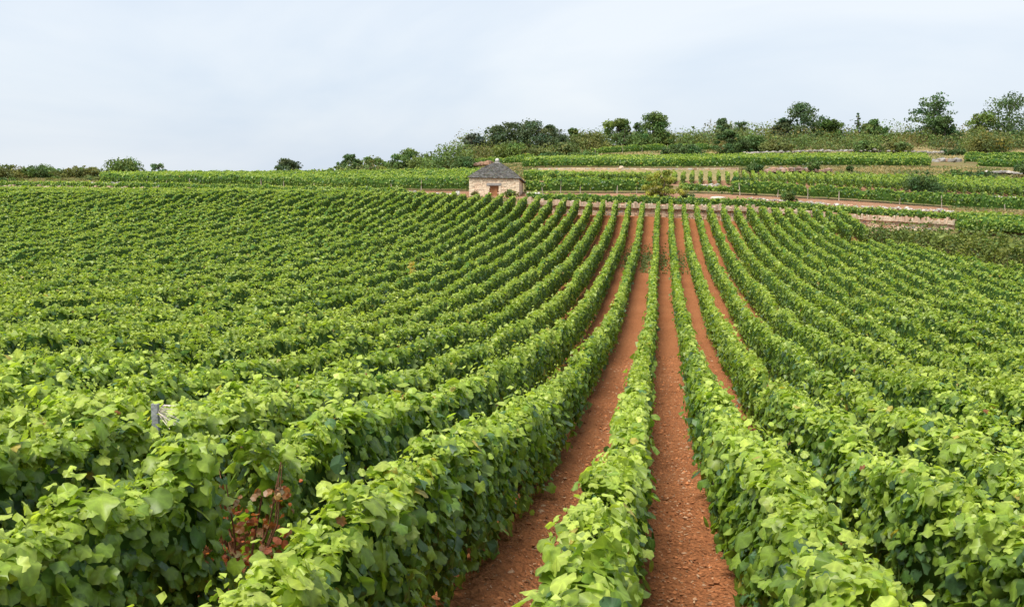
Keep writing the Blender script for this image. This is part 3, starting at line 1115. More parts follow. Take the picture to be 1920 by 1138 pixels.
masonry(mas, (HW, HD), (-HW, HD), -0.5, -0.5, HH - 0.5, HH, (0, 1), r, 0.13, 0.3, (CREAM * 1.22, (PINK + CREAM) * .62, CREAM * 1.3, PINK * 1.15), (0.4, 0.35, 0.2, 0.05))
tag(mas.build("wall", M_STONE, hut), kind="stuff")
# mortar body (hollow behind the door)
t = 0.05
core = MB()
for b in (box(-HW + t, -0.46, t, 0.5, -0.6, HH - 0.08), box(0.44, HW - t, t, 0.5, -0.6, HH - 0.12), box(-0.46, 0.44, t, 0.5, 1.34, HH - 0.1),
          box(-HW + t, -HW + 0.5, 0.5, HD - t, -0.6, HH - 0.1), box(HW - 0.5, HW - t, 0.5, HD - 0.5, -0.6, HH - 0.5), box(-HW + 0.5, HW - t, HD - 0.5, HD - t, -0.6, HH - 0.5)):
    core.add(b, BOXF, CREAM * 1.2)
core.build("mortar", M_STONE, hut)
# corner stones
for cx in (-HW, HW):
    z = -0.5
    i = 0
    while z < HH - 0.25:
        h = r.uniform(0.18, 0.26)
        L1 = 0.42 if i % 2 else 0.26
        q = MB()
        x0, x1 = (cx - 0.05, cx + L1) if cx < 0 else (cx - L1, cx + 0.05)
        q.add(box(x0, x1, -0.055, (0.26 if i % 2 else 0.42), z + 0.01, z + h - 0.01) + r.uniform(-.01, .01, (8, 3)), BOXF, CREAM * r.uniform(1.08, 1.25))
        q.build("corner_stone", M_STONE, hut)
        z += h
        i += 1
# lintel, jambs, sill
q = MB()
q.add(box(-0.68, 0.66, -0.09, 0.3, 1.10, 1.33) + r.uniform(-.015, .015, (8, 3)), BOXF, np.array([.27, .25, .235]))
q.build("lintel", M_STONE, hut)
for (x0, x1) in ((-0.62, -0.45), (0.43, 0.60)):
    z = -0.5
    while z < 1.08:
        h = min(r.uniform(0.24, 0.36), 1.09 - z)
        if h > 0.06:
            q = MB()
            q.add(box(x0 + r.uniform(-.1, .0) * (x0 < 0), x1 + r.uniform(0, .1) * (x0 > 0), -0.05, 0.24, z + .008, z + h - .008) + r.uniform(-.01, .01, (8, 3)), BOXF, CREAM * r.uniform(1.08, 1.22))
            q.build("jamb_stone", M_STONE, hut)
        z += h
# door: planks with two battens
M_DOOR = attr_material("door_wood", rough=0.7, noise_scale=6, amount=0.3, bump=0.3)
door = link("door", None, hut)
door.location = (0, 0.12, 0)
xs = np.linspace(-0.45, 0.43, 6)
for i in range(5):
    q = MB()
    q.add(box(xs[i] + .004, xs[i + 1] - .004, 0.0, 0.04, -0.5, 1.10), BOXF, np.array([0.33, 0.15, 0.07]) * r.uniform(0.82, 1.12))
    q.build("plank", M_DOOR, door)
q = MB()
q.add(box(0.30, 0.34, -0.03, 0.0, 0.5, 0.62), BOXF, (0.05, 0.045, 0.04))
q.build("handle", M_STONE, door)
q = MB()
q.add(box(HW * 0 + 1.33 - 0.93 + 0.93, 1.52, 0.03, 0.3, 1.22, 1.36) - [0.0, 0, 0], BOXF, (0.02, 0.018, 0.016))  # solid block in the vent opening, its near-black colour paints the shade inside
q.build("vent_shade_block", M_STONE, hut)

# roof of stone slates laid in courses over a slightly domed pyramid
apex = np.array([0.05, HD / 2 - 0.1, 3.22])
ov = 0.16
corners = [np.array([-HW - ov, -ov, HH + 0.02]), np.array([HW + ov, -ov, HH - 0.06]), np.array([HW + ov + 0.12, HD + ov, HH - 0.52]), np.array([-HW - ov, HD + ov, HH])]


def roof_pt(c, t):
    # t 0 at eave .. 1 at apex, bulging a bit outwards
    p = c + (apex - c) * t
    p = p + np.array([0, 0, 0.16]) * math.sin(math.pi * t) ** 0.8
    return p


under = MB()
roof = None
sl = MB()
NC = 30
for e in range(4):
    a, b = corners[e], corners[(e + 1) % 4]
    d = (b - a) / np.linalg.norm(b - a)
    outv = np.array([d[1], -d[0], 0.0])
    for i in range(NC):
        t0, t1 = i / NC * 0.95, (i + 1) / NC * 0.95
        p0, p1 = roof_pt(a, t0), roof_pt(b, t0)
        q0, q1 = roof_pt(a, t1), roof_pt(b, t1)
        L = np.linalg.norm(p1 - p0)
        x = -r.uniform(0, 0.1)
        under.add(np.array([p0, p1, q1, q0]) - [0, 0, 0.02], np.array([[0, 1, 2, 3]]), DGR)
        while x < L:
            w = r.uniform(0.10, 0.24)
            u0, u1 = max(0, x) / L, min(L, x + w - 0.01) / L
            x += w
            if (u1 - u0) * L < 0.04:
                continue
            A0, A1 = p0 + (p1 - p0) * u0, p0 + (p1 - p0) * u1
            B0, B1 = q0 + (q1 - q0) * u0, q0 + (q1 - q0) * u1
            th = r.uniform(0.035, 0.06)
            low = outv * r.uniform(0.0, 0.06) + [0, 0, r.uniform(-.012, .012)]
            v = np.array([A0 + low, A1 + low, B1 - [0, 0, .02], B0 - [0, 0, .02], A0 + low + [0, 0, th], A1 + low + [0, 0, th], B1 + [0, 0, .012], B0 + [0, 0, .012]])
            c = np.array([0.135, 0.131, 0.125]) * r.uniform(0.6, 1.5)
            u = r.random()
            if u < 0.012:
                c = np.array([.6, .58, .54])
            elif u < 0.16:
                c = np.array([0.13, 0.112, 0.095]) * r.uniform(.8, 1.2)
            elif u < 0.26:
                c = np.array([0.10, 0.108, 0.08])
            sl.add(v, BOXF, c)
roof = sl.build("roof", M_SLATE, hut)
tag(roof, kind="stuff")
# dark boarding closing the roof from below
bd = MB()
bd.add(np.array([c - [0, 0, 0.03] for c in corners]), np.array([[0, 3, 2, 1]]), (0.12, 0.09, 0.07))
bd.build("roof_boarding", M_WOOD, hut)
# ring stones and finial
q = MB()
v, f = rock_mesh(r, 0.34, 0.34, 0.12, None, 10, 4)
q.add(v + apex + [0, 0, -0.08], f, np.array([.26, .25, .23]))
q.build("roof_cap", M_SLATE, hut)
q = MB()
n1, n2 = 12, 8
v = []
for i in range(n2 + 1):
    ph = -np.pi / 2 + np.pi * i / n2
    for j in range(n1):
        v.append([0.2 * np.cos(ph) * np.cos(2 * np.pi * j / n1), 0.2 * np.cos(ph) * np.sin(2 * np.pi * j / n1), 0.2 * np.sin(ph)])
f = [[i * n1 + j, i * n1 + (j + 1) % n1, (i + 1) * n1 + (j + 1) % n1, (i + 1) * n1 + j] for i in range(n2) for j in range(n1)]
q.add(np.array(v) + apex + [0, 0, 0.16], np.array(f), np.array([.5, .48, .45]))
q.build("finial", M_STONE, hut, smooth=True)


# ------------------------------------------------------------------ vine rows on the terraces


def on_line(Lr, x0, x1, t=0.0, Lb=None, step=1.0, fwd=0.0):
    """ground path along polyline Lr (mixed t towards Lb) between photo columns"""
    G = Lr if Lb is None else Lr * (1 - t) + Lb * t
    xs = np.arange(x0, x1 + 0.1, 4.0)
    p = np.stack([np.interp(xs, PX, G[:, i]) for i in range(3)], -1)
    if fwd:
        p[:, :2] += np.array([-sy, cy]) * fwd
    return p


def even_posts(path, every, seed, h=1.25, side=0.22, p=1.0):
    r = np.random.default_rng(seed)
    L = np.linalg.norm(np.diff(path, axis=0), axis=1).sum()
    return [(q + r.uniform(-0.7, 0.7), h * r.uniform(0.4, 1.0), r.normal(0, 0.06), side) for q in np.arange(1.0, L - 0.6, every) if r.random() < p]


UP = dict(margin=200)
pth = on_line(WALL_TOP, -120, 760, 0.2, L2)
vine_row(pth, "long low vine row on the terrace wall left of the hut", "terrace vine rows", 2001, H=0.85, W=0.26, dens=1.2, **UP)
pth = on_line(WALL_TOP, 988, 1872, 0.2, L2)
vine_row(pth, "long low vine row on the terrace wall right of the hut", "terrace vine rows", 2000, H=0.85, W=0.26, dens=1.2, **UP)
pth = on_line(L3, 985, 1215)
vine_row(pth, "tall vine row with pale posts between hut and yellow-green tree", "terrace vine rows", 2002, H=1.3, W=0.3, posts=even_posts(pth, 2.4, 1), young=0.5, dens=1.2, **UP)
pth = on_line(L3, 1020, 1225, 0.42, L4)
vine_row(pth, "vine row directly behind the tall post row right of the hut", "terrace vine rows", 2003, H=1.15, W=0.3, dens=1.2, **UP)
pth = on_line(L3, 1275, 1420, 0.1, L4)
vine_row(pth, "low vine row between the yellow-green tree and the short rows", "terrace vine rows", 2004, H=0.75, W=0.28, young=0.6, dens=1.2, **UP)
pth = on_line(L3, 1372, 1990)
vine_row(pth, "long dark vine row with posts running down to the far right edge", "terrace vine rows", 2005, H=1.32, W=0.32, posts=even_posts(pth, 3.0, 2, side=0.3, p=0.8), young=0.45, dens=1.25, **UP)
# plot left of and behind the hut: rows running across the view
for j, t in enumerate((0.0, 0.055, 0.12, 0.20, 0.30, 0.42, 0.56, 0.72, 0.9)):
    x0 = 192 if j else 196
    pth = on_line(L3, x0, 878 + (60 if j > 2 else 0), t, L4)
    lab = "front vine row with pale posts of the plot left of the hut" if j == 0 else f"{ONES[j]} row behind the front row of the plot left of the hut"
    vine_row(pth, lab, "rows of the plot left of the hut", 2020 + j, H=1.25, W=0.32, posts=even_posts(pth, 4.0, 5 + j, side=0.3, p=0.7) if j == 0 else (), young=0.5 if j == 0 else 1.0, dens=1.1, **UP)
# vines between hut and retaining wall
for j, t in enumerate((0.25, 0.6)):
    pth = on_line(L4, 985, 1055 if j == 0 else 1052, t, L5)
    vine_row(pth, f"{('lower', 'upper')[j]} of two short vine rows right of the hut roof", "short rows beside the hut roof", 2035 + j, H=1.25, W=0.32, **UP)
# terraced plot: rows running up towards the retaining wall
x_at = np.arange(1062, 1990, 15.8)
for j, x in enumerate(x_at):
    bot = 0.06 if (x < 1240 or x > 1385) else 0.22
    a = np.array([np.interp(x + (x - 1330) * 0.13, PX, L4[:, i]) for i in range(3)])
    b = np.array([np.interp(x, PX, L5[:, i]) for i in range(3)])
    tt = np.linspace(bot, 0.96, 40)[:, None]
    pth = a * (1 - tt) + b * tt
    vine_row(pth, f"{ordinal(j + 1)} row counting rightwards in the terraced plot of short rows behind the post row", "short rows of the terraced plot", 2100 + j, H=1.1, W=0.15, dens=0.8, lmul=0.85, **UP)
# broad upper terrace: rows across the view
for j, t in enumerate((0.02, 0.09, 0.17, 0.26, 0.36, 0.47, 0.59, 0.72, 0.86)):
    pth = on_line(L7, 982 + 3 * j, 1742 - j, t, L8)
    lab = "front vine row of the broad upper terrace above the retaining wall" if j == 0 else f"{ONES[j]} row behind the front row of the broad upper terrace"
    vine_row(pth, lab, "rows of the broad upper terrace", 2200 + j, H=1.3, W=0.4, dens=1.2, lmul=1.1, young=0.5 if j == 0 else 1.0, posts=(), **UP)
for j, (La, Lb_, t, x0) in enumerate(((L8, L9, 0.0, 1812), (L7, L8, 0.55, 1808), (L7, L8, 0.05, 1832))):
    pth = on_line(La, x0, 2010, t, Lb_)
    vine_row(pth, f"{('top', 'middle', 'bottom')[j]} of three vine rows beyond the sandy gap at the far right", "vine rows beyond the sandy gap", 2230 + j, H=1.3, W=0.45, dens=1.2, **UP)
pth = on_line(L9, 1108, 1338, 0.45, L10)
vine_row(pth, "highest vine row with pale posts on the hill below the scrub", "hilltop vine row", 2240, H=1.35, W=0.4, dens=1.4, posts=even_posts(pth, 4.5, 9, side=0.4), young=0.6, **UP)
for j, t in enumerate((0.1, 0.6)):
    pth = on_line(L8, 892, 1000, t, L9)
    vine_row(pth, f"{('lower', 'upper')[j]} of two vine rows on the slope behind the hut finial", "rows behind the hut finial", 2245 + j, H=1.2, W=0.4, dens=1.2, **UP)
# vines above the bramble hedge at the right
for j, (f_, x0, x1) in enumerate(((0.15, 1795, 2010), (0.5, 1800, 2010), (0.85, 1815, 2010))):
    xs = np.arange(x0, x1, 4.0)
    A_ = np.stack([np.interp(xs, PX, L0b[:, i]) for i in range(3)], -1)
    B_ = np.stack([np.interp(xs, PX, WALL_TOP[:, i]) for i in range(3)], -1)
    pth = A_ * (1 - f_) + B_ * f_ + np.array([0, 0.8 * j, 0.1])
    vine_row(pth, f"{('lower', 'middle', 'upper')[j]} of three vine rows just above the bramble hedge", "vine rows above the hedge", 2250 + j, H=1.15, W=0.4, dens=1.3, **UP)

# ------------------------------------------------------------------ trees, bushes, hedge
G_DARK = (0.062, 0.112, 0.032)
G_PINE = (0.068, 0.096, 0.042)
G_MID = (0.098, 0.156, 0.038)
G_LIGHT = (0.125, 0.18, 0.04)
G_OLIVE = (0.135, 0.155, 0.042)
G_YEL = (0.25, 0.285, 0.05)
G_BLUE = (0.082, 0.132, 0.054)


def plant(name, label, cat, px, base_y, top_y, w_px, D, kind, col, seed, group=None, leaf=None, n=None, trunk_h=0.25):
    r = np.random.default_rng(seed)
    p0 = unproj(px, base_y, D)
    h = (base_y - top_y) * D / F
    w = w_px * (1.45 if kind == 'pine' else 1.2 if kind in ('tree', 'open') else 1.05) * D / F / 2
    dp = w * r.uniform(0.8, 1.05)
    leaf = leaf or max(0.12, 0.0015 * D)
    rt = root(name, p0)
    tag(rt, label, cat, group)
    # clumps: centre, radii
    cl = []
    if kind == 'bush':
        k = int(np.clip(10 + w * 5, 10, 34))
        for i in range(k):
            th, u = r.uniform(0, 6.28), r.random() ** 0.5
            rr = u * 0.78
            zt = h * (0.80 * math.sqrt(max(0.05, 1 - rr ** 2.2)))
            z = zt * r.uniform(0.25, 1.0)
            s = r.uniform(0.24, 0.42) * min(w, h)
            cl.append(([rr * w * math.cos(th), rr * dp * math.sin(th), max(z, s * .5)], [s * 1.15, s * 1.1, s * 0.85]))
        for i in range(int(k * 0.5)):      # odd shoots
            th = r.uniform(0, 6.28)
            rr = r.uniform(0.2, 0.95)
            cl.append(([rr * w * math.cos(th), rr * dp * math.sin(th), h * (0.97 - 0.45 * rr ** 2) * r.uniform(.85, 1.0)], [w * .08, w * .08, h * .10]))
    elif kind == 'tree':
        k = int(np.clip(34 + w * 7, 34, 70))
        pa, pb = r.uniform(0, 6.28, 2)
        for i in range(k):
            th = r.uniform(0, 6.28)
            z = r.uniform(0.06, 0.95)
            prof = (math.sin(math.pi * min(1, (z * 0.9 + 0.14))) ** 0.6) * (1.05 - 0.2 * z) * (0.85 + 0.3 * math.sin(2 * th + pa + 5 * z) * math.sin(7 * z + pb))
            rr = prof * r.random() ** 0.4 * 0.9
            s = r.uniform(0.10, 0.27) * min(w, h * .6)
            cl.append(([rr * w * math.cos(th), rr * dp * math.sin(th), z * h], [s * 1.3, s * 1.2, s * 0.8]))
    elif kind == 'open':
        k = int(np.clip(13 + w * 5, 13, 26))
        for i in range(k):
            th = r.uniform(0, 6.28)
            z = r.uniform(0.25, 0.96)
            rr = (0.95 - 0.5 * z) * r.random() ** 0.5
            s = r.uniform(0.2, 0.36) * min(w, h * .5)
            cl.append(([rr * w * math.cos(th), rr * dp * math.sin(th), z * h], [s * 1.3, s * 1.3, s * 0.75]))
    elif kind == 'pine':
        k = int(np.clip(50 + w * 8, 50, 90))
        lean, pa, pb = r.normal(0, .12), r.uniform(0, 6.28), r.uniform(0, 6.28)
        for i in range(k):
            z = r.uniform(0.02, 0.98) ** 1.15
            th = r.uniform(0, 6.28)
            wr = (1.08 - 0.80 * z ** 1.3) * (0.85 + 0.35 * math.sin(2 * th + pa + 4 * z) * math.sin(6 * z + pb))
            rr = wr * r.random() ** 0.45 * 0.95
            s = r.uniform(0.07, 0.20) * w
            cl.append(([rr * w * math.cos(th) + lean * z * w, rr * dp * math.sin(th), h * z], [s * 1.6, s * 1.5, s * 0.7]))
    elif kind == 'conifer':
        lv = int(np.clip(h / 0.5, 6, 14))
        for i in range(lv):
            z = 0.1 + 0.86 * i / (lv - 1)
            wr = (1.02 - z) * 0.75
            for j in range(3):
                th = r.uniform(0, 6.28)
                s = max(0.10, (1.1 - z) * 0.35) * w
                cl.append(([wr * w * math.cos(th), wr * dp * math.sin(th), h * z], [s * 1.2, s * 1.2, s * 0.6]))
    C = np.array([c[0] for c in cl], float)
    ph1, ph2 = r.uniform(0, 6.28, 2)
    ang_ = np.arctan2(C[:, 1], C[:, 0])
    C[:, :2] *= (1 + 0.22 * np.sin(2 * ang_ + ph1) * np.sin(C[:, 2] / h * 5 + ph2))[:, None]
    C[:, 0] += 0.10 * w * np.sin(C[:, 2] / h * 4 + ph2)
    Rr = np.array([c[1] for c in cl], float)
    area = (Rr[:, 0] * Rr[:, 1] + Rr[:, 0] * Rr[:, 2] * 2) * 4.2
    n = n or int(np.clip(area.sum() / (leaf * leaf) * (1.15 if kind != 'open' else 0.9), 400, 4000))
    ci = r.choice(len(C), n, p=area / area.sum())
    d = norm(r.normal(size=(n, 3)))
    rad = np.clip(1 - np.abs(r.normal(0, 0.38, n)), 0.05, 1.15) + (r.random(n) < 0.03) * r.uniform(0.0, 0.25, n)
    pos = C[ci] + d * Rr[ci] * rad[:, None]
    pos[:, 2] = np.maximum(pos[:, 2], 0.03)
    fr = frames(d + r.normal(0, 0.7, (n, 3)) + [0, 0, 0.35], r.normal(size=(n, 3)) + [0, 0, -0.2])
    tone = r.uniform(0.72, 1.3, len(C))[ci][:, None]
    hue = r.normal(0, 0.10, len(C))[ci][:, None]
    cc = np.asarray(col) * tone * r.uniform(0.75, 1.3, (n, 1)) * (1 + hue * np.array([1.6, 0.2, -0.6]))
    mb = MB()
    leaves_into(mb, pos, fr, leaf * np.exp(r.normal(0, 0.3, n)), cc, 2, r)
    mb.build("crown", M_TREE, rt)
    # trunk and limbs
    tb = MB()
    tr = max(0.05, min(0.22, h * 0.028))
    top = np.array([r.normal(0, .05) * w, 0, h * (0.55 if kind in ('bush',) else 0.86)])
    mid = np.array([r.normal(0, .06) * w, r.normal(0, .06) * w, h * 0.35])
    v, f = tube([[0, 0, -0.3], mid * 0.5, mid, (mid + top) / 2, top], [tr * 1.25, tr, tr * .8, tr * .5, tr * .2], 7)
    tb.add(v, f, (0.10, 0.08, 0.06))
    for i in r.choice(len(C), min(len(C), 9), replace=False):
        st = mid * (0.5 + 0.5 * min(1, C[i][2] / (0.6 * h))) if C[i][2] < 0.6 * h else (mid + top) / 2
        e = C[i]
        m_ = (st + e) / 2 + [0, 0, 0.05 * h]
        v, f = tube([st, m_, e], [tr * .5, tr * .32, tr * .12], 5)
        tb.add(v, f, (0.10, 0.08, 0.06))
    tb.build("trunk", M_WOOD, rt, smooth=True)
    return rt


T = [  # name, label, cat, px, base, top, width, D, kind, colour
    ("bush", "olive green bush at the very left edge of the skyline", "bush", 12, 338, 308, 80, 196, 'bush', G_OLIVE),
    ("bush", "second bush from the left on the skyline, with a ragged top", "bush", 76, 338, 309, 78, 200, 'bush', G_MID),
    ("bush", "broad brownish-green bush left of the round dark bush", "bush", 150, 338, 312, 96, 196, 'bush', G_OLIVE),
    ("round_tree", "round dark green tree standing alone above the far left vines", "tree", 235, 336, 296, 76, 194, 'bush', G_MID),
    ("sapling", "small thin sapling just right of the round dark tree", "tree", 297, 334, 308, 36, 200, 'open', G_BLUE),
    ("pine_tree", "lone small dark pine on the skyline midway to the hut", "tree", 536, 334, 301, 52, 205, 'pine', G_PINE),
    ("bush", "low blue-green bush right of the lone small pine", "bush", 588, 333, 317, 40, 205, 'bush', G_BLUE),
    ("bush", "low pale bush left of the dark hedge tree", "bush", 622, 333, 314, 34, 203, 'bush', G_LIGHT),
    ("hedge_tree", "dark green tree at the left end of the skyline thicket", "tree", 660, 334, 290, 62, 198, 'tree', G_DARK),
    ("hedge_tree", "feathery mid-green tree in the thicket right of the dark end tree", "tree", 698, 334, 296, 52, 198, 'open', G_MID),
    ("bush", "low bright bush in the dip of the skyline thicket", "bush", 725, 333, 303, 46, 194, 'bush', G_LIGHT),
    ("hedge_tree", "dark rounded tree in the middle of the skyline thicket", "tree", 760, 333, 280, 76, 188, 'tree', G_MID),
    ("bush", "pale olive bush in front of the big rounded bush left of hut", "bush", 800, 330, 286, 62, 180, 'bush', G_LIGHT),
    ("big_bush", "big rounded yellowish-green bush left of and above the hut", "bush", 842, 329, 270, 100, 172, 'bush', G_LIGHT),
    ("big_bush", "dark low bush at the foot of the big rounded bush", "bush", 866, 326, 292, 52, 166, 'bush', G_DARK),
    ("pine_tree", "thin greyish pine at the left end of the pine group", "tree", 886, 306, 251, 54, 205, 'pine', (0.055, 0.066, 0.046)),
    ("pine_tree", "second pine from the left in the dark group above the hut", "tree", 920, 303, 240, 70, 207, 'pine', G_PINE),
    ("pine_tree", "third pine in the dark group, directly above the hut finial", "tree", 958, 300, 234, 74, 205, 'pine', G_PINE),
    ("pine_tree", "tallest broad pine of the dark group above the hut", "tree", 1002, 296, 228, 88, 203, 'pine', G_PINE),
    ("pine_tree", "rightmost pine of the dark group above the hut", "tree", 1044, 294, 237, 62, 206, 'pine', G_PINE),
    ("deciduous_tree", "small bright green tree right of the pine group", "tree", 1073, 290, 240, 36, 212, 'tree', G_MID),
    ("bush", "bright green bush in front of the pines", "bush", 955, 305, 262, 66, 186, 'bush', G_LIGHT),
    ("bush", "olive bush in front of the tallest pine", "bush", 1005, 304, 274, 64, 185, 'bush', G_OLIVE),
    ("bush", "yellowish bush in front of the rightmost pine", "bush", 1056, 303, 268, 66, 186, 'bush', G_OLIVE),
    ("bush", "dark low bush at the foot of the olive bushes", "bush", 1035, 305, 284, 50, 181, 'bush', G_DARK),
    ("bush", "dark low bush beside the lower end of the highest vine row", "bush", 1092, 302, 281, 56, 183, 'bush', G_MID),
    ("bush", "broad brown-green bush above the left end of the highest vine row", "bush", 1112, 290, 248, 76, 206, 'bush', G_OLIVE),
    ("deciduous_tree", "light green tree with a loose top left of the tall open tree", "tree", 1156, 284, 226, 54, 212, 'open', G_LIGHT),
    ("conifer", "small dark conifer beside the light green loose tree", "tree", 1171, 282, 236, 28, 209, 'conifer', G_DARK),
    ("sapling", "thin grey-green sapling between the two loose green trees", "tree", 1193, 280, 231, 28, 213, 'open', G_BLUE),
    ("deciduous_tree", "tall open green tree standing out above the highest vine row", "tree", 1226, 282, 212, 66, 212, 'open', G_MID),
    ("bush", "rounded green bush at the foot of the tall open tree", "bush", 1205, 280, 246, 66, 209, 'bush', G_MID),
    ("bush", "bright bush right of the tall open tree", "bush", 1246, 280, 245, 46, 211, 'bush', G_LIGHT),
    ("bush", "dark bush standing in front of the highest vine row", "bush", 1284, 294, 268, 64, 186, 'bush', G_DARK),
    ("bush", "small dark bush left of the one before the highest vine row", "bush", 1247, 291, 276, 20, 187, 'bush', G_DARK),
    ("deciduous_tree", "small tree poking up above the scrub over the big dark bush", "tree", 1352, 285, 223, 44, 212, 'tree', G_BLUE),
    ("sapling", "slim tree right of the small tree above the big dark bush", "tree", 1386, 280, 228, 26, 216, 'open', G_BLUE),
    ("big_bush", "big dark bushy tree at the right end of the highest vine row", "tree", 1368, 293, 247, 78, 186, 'tree', G_DARK),
    ("pine_tree", "dark pine at the left shoulder of the large grey-green tree", "tree", 1466, 276, 225, 46, 214, 'pine', G_PINE),
    ("deciduous_tree", "large grey-green tree with rounded crown on the hill crest", "tree", 1502, 280, 196, 82, 212, 'tree', G_BLUE),
    ("deciduous_tree", "small bright tree right of the large grey-green tree", "tree", 1554, 278, 224, 60, 212, 'tree', G_MID),
    ("sapling", "slim pointed grey tree midway along the crest", "tree", 1608, 278, 213, 34, 214, 'conifer', G_BLUE),
    ("deciduous_tree", "low double-topped tree right of the slim pointed one", "tree", 1642, 278, 226, 56, 212, 'tree', G_MID),
    ("pine_tree", "tall dark tree with spreading limbs near the right end of the crest", "tree", 1748, 282, 180, 84, 208, 'pine', G_DARK),
    ("big_bush", "dark rounded tree leaning on the tall dark spreading tree", "tree", 1771, 284, 214, 56, 204, 'tree', G_DARK),
    ("deciduous_tree", "light green rounded tree left of the biggest tree", "tree", 1832, 284, 212, 84, 206, 'tree', G_LIGHT),
    ("big_tree", "biggest dark green tree at the right edge of the crest", "tree", 1890, 286, 176, 128, 208, 'tree', G_DARK),
    ("bush", "large brownish-green bush below the biggest tree", "bush", 1852, 293, 248, 92, 188, 'bush', G_OLIVE),
    ("bush", "dark low bush left of the large brownish-green bush", "bush", 1790, 294, 276, 46, 184, 'bush', G_DARK),
    ("bush", "round olive bush standing before the scree band", "bush", 1681, 291, 261, 50, 184, 'bush', G_OLIVE),
    ("bush", "second olive bush before the scree, nearer the middle", "bush", 1622, 291, 262, 46, 185, 'bush', G_MID),
    ("bush", "olive bush at the left end of the scree band", "bush", 1458, 291, 260, 58, 185, 'bush', G_OLIVE),
    ("bush", "broad dark bush right of the big dark bushy tree", "bush", 1412, 290, 254, 60, 188, 'bush', G_MID),
    ("yellow_tree", "yellow-green feathery tree with short dark trunk beside the track", "tree", 1246, 373, 320, 84, 92.6, 'tree', G_YEL),
    ("bush", "small round dark bush beside the track below the long post row", "bush", 1477, 382, 353, 36, 92.4, 'bush', G_MID),
    ("bush", "large dark bush standing alone among the right-hand terrace vines", "bush", 1730, 362, 319, 72, 102, 'bush', G_DARK),
    ("bush", "small dark green bush at the left of the reddish boulder outcrop", "bush", 1419, 324, 304, 36, 133, 'bush', G_DARK),
    ("bush", "little green bush growing out of the reddish boulders", "bush", 1527, 321, 297, 26, 135, 'bush', G_MID),
    ("bush", "low dark shrub at the foot of the yellow-green tree", "bush", 1288, 375, 361, 32, 91.8, 'bush', G_BLUE),
    ("bush", "dark shrub at the lower end of the short terraced rows", "bush", 1392, 350, 331, 34, 102, 'bush', G_DARK),
    ("bush", "dark low bush above the right-hand terrace vines", "bush", 1835, 336, 320, 66, 130, 'bush', G_DARK),
    ("bush", "dark bush beside the grey stone heap at the far right", "bush", 1918, 328, 302, 36, 133, 'bush', G_DARK),
    ("bush", "low green bush on the bank left of the far right shrubs", "bush", 1790, 333, 318, 60, 136, 'bush', G_LIGHT),
    ("bush", "small grey-green bush on the bank below the broad terrace end", "bush", 1487 + 105, 322, 311, 14, 141, 'bush', G_DARK),
    ("bush", "weedy shrub against the hut wall right of the door", "bush", 957, 369, 355, 26, 91.4, 'bush', (0.13, 0.16, 0.05)),
    ("bush", "small yellowish weed clump at the left of the hut wall", "bush", 892, 369, 357, 14, 91.4, 'bush', (0.20, 0.17, 0.06)),
]
for i, t_ in enumerate(T):
    plant(*t_, seed=3000 + i, group="trees on the hill crest" if t_[6] and t_[7] > 150 and t_[2] == "tree" else ("bushes" if t_[2] == "bush" else None))

# unbroken scrub under the trees along the hill crest: nobody could count it
r = np.random.default_rng(61)
mb = MB()
for (x0, x1, n, ya, yb, ha, hb, D0, D1) in ((1085, 1345, 60, 276, 268, 20, 32, 209, 226), (1330, 1980, 120, 283, 274, 22, 40, 192, 206), (1330, 1980, 130, 270, 258, 18, 38, 208, 230), (640, 890, 60, 334, 322, 14, 30, 190, 210), (560, 660, 14, 335, 331, 6, 14, 200, 210), (872, 1100, 46, 303, 292, 20, 32, 188, 206), (872, 1130, 70, 291, 282, 24, 44, 212, 228), (-60, 240, 26, 338, 337, 10, 18, 198, 208), (-60, 185, 40, 343, 339, 4, 10, 150, 185)):
    for i in range(n):
        f_ = r.random()
        px = r.uniform(x0, x1)
        D = D0 + (D1 - D0) * f_
        py = ya + (yb - ya) * f_ + (2 if px > 1400 else 0)
        p = unproj(px, py, D)
        h = r.uniform(ha, hb) * D / F
        w = h * r.uniform(0.7, 1.4)
        col = np.array([G_OLIVE, G_MID, G_LIGHT, (0.15, 0.125, 0.04), G_DARK, G_BLUE][r.choice(6, p=[.34, .2, .12, .18, .08, .08])])
        m = 165
        d = norm(r.normal(size=(m, 3)))
        d[:, 2] = np.abs(d[:, 2])
        lump = 1 + 0.18 * np.sin(d[:, 0] * 5 + i) * np.sin(d[:, 1] * 6 + 2 * i)
        rad = np.clip(1 - np.abs(r.normal(0, .22, m)), .3, 1.0) * lump
        pos = p + d * np.array([w, w, h]) * rad[:, None]
        fr = frames(d + r.normal(0, .7, (m, 3)) + [0, 0, .3], r.normal(size=(m, 3)))
        cc = col * r.uniform(.75, 1.25) * r.uniform(.7, 1.35, (m, 1))
        leaves_into(mb, pos, fr, 0.29 * np.exp(r.normal(0, .3, m)), cc, 2, r)
tag(mb.build("scrub", M_TREE), "continuous brownish-green scrub under the trees along the hill crest", "scrub", kind="stuff")

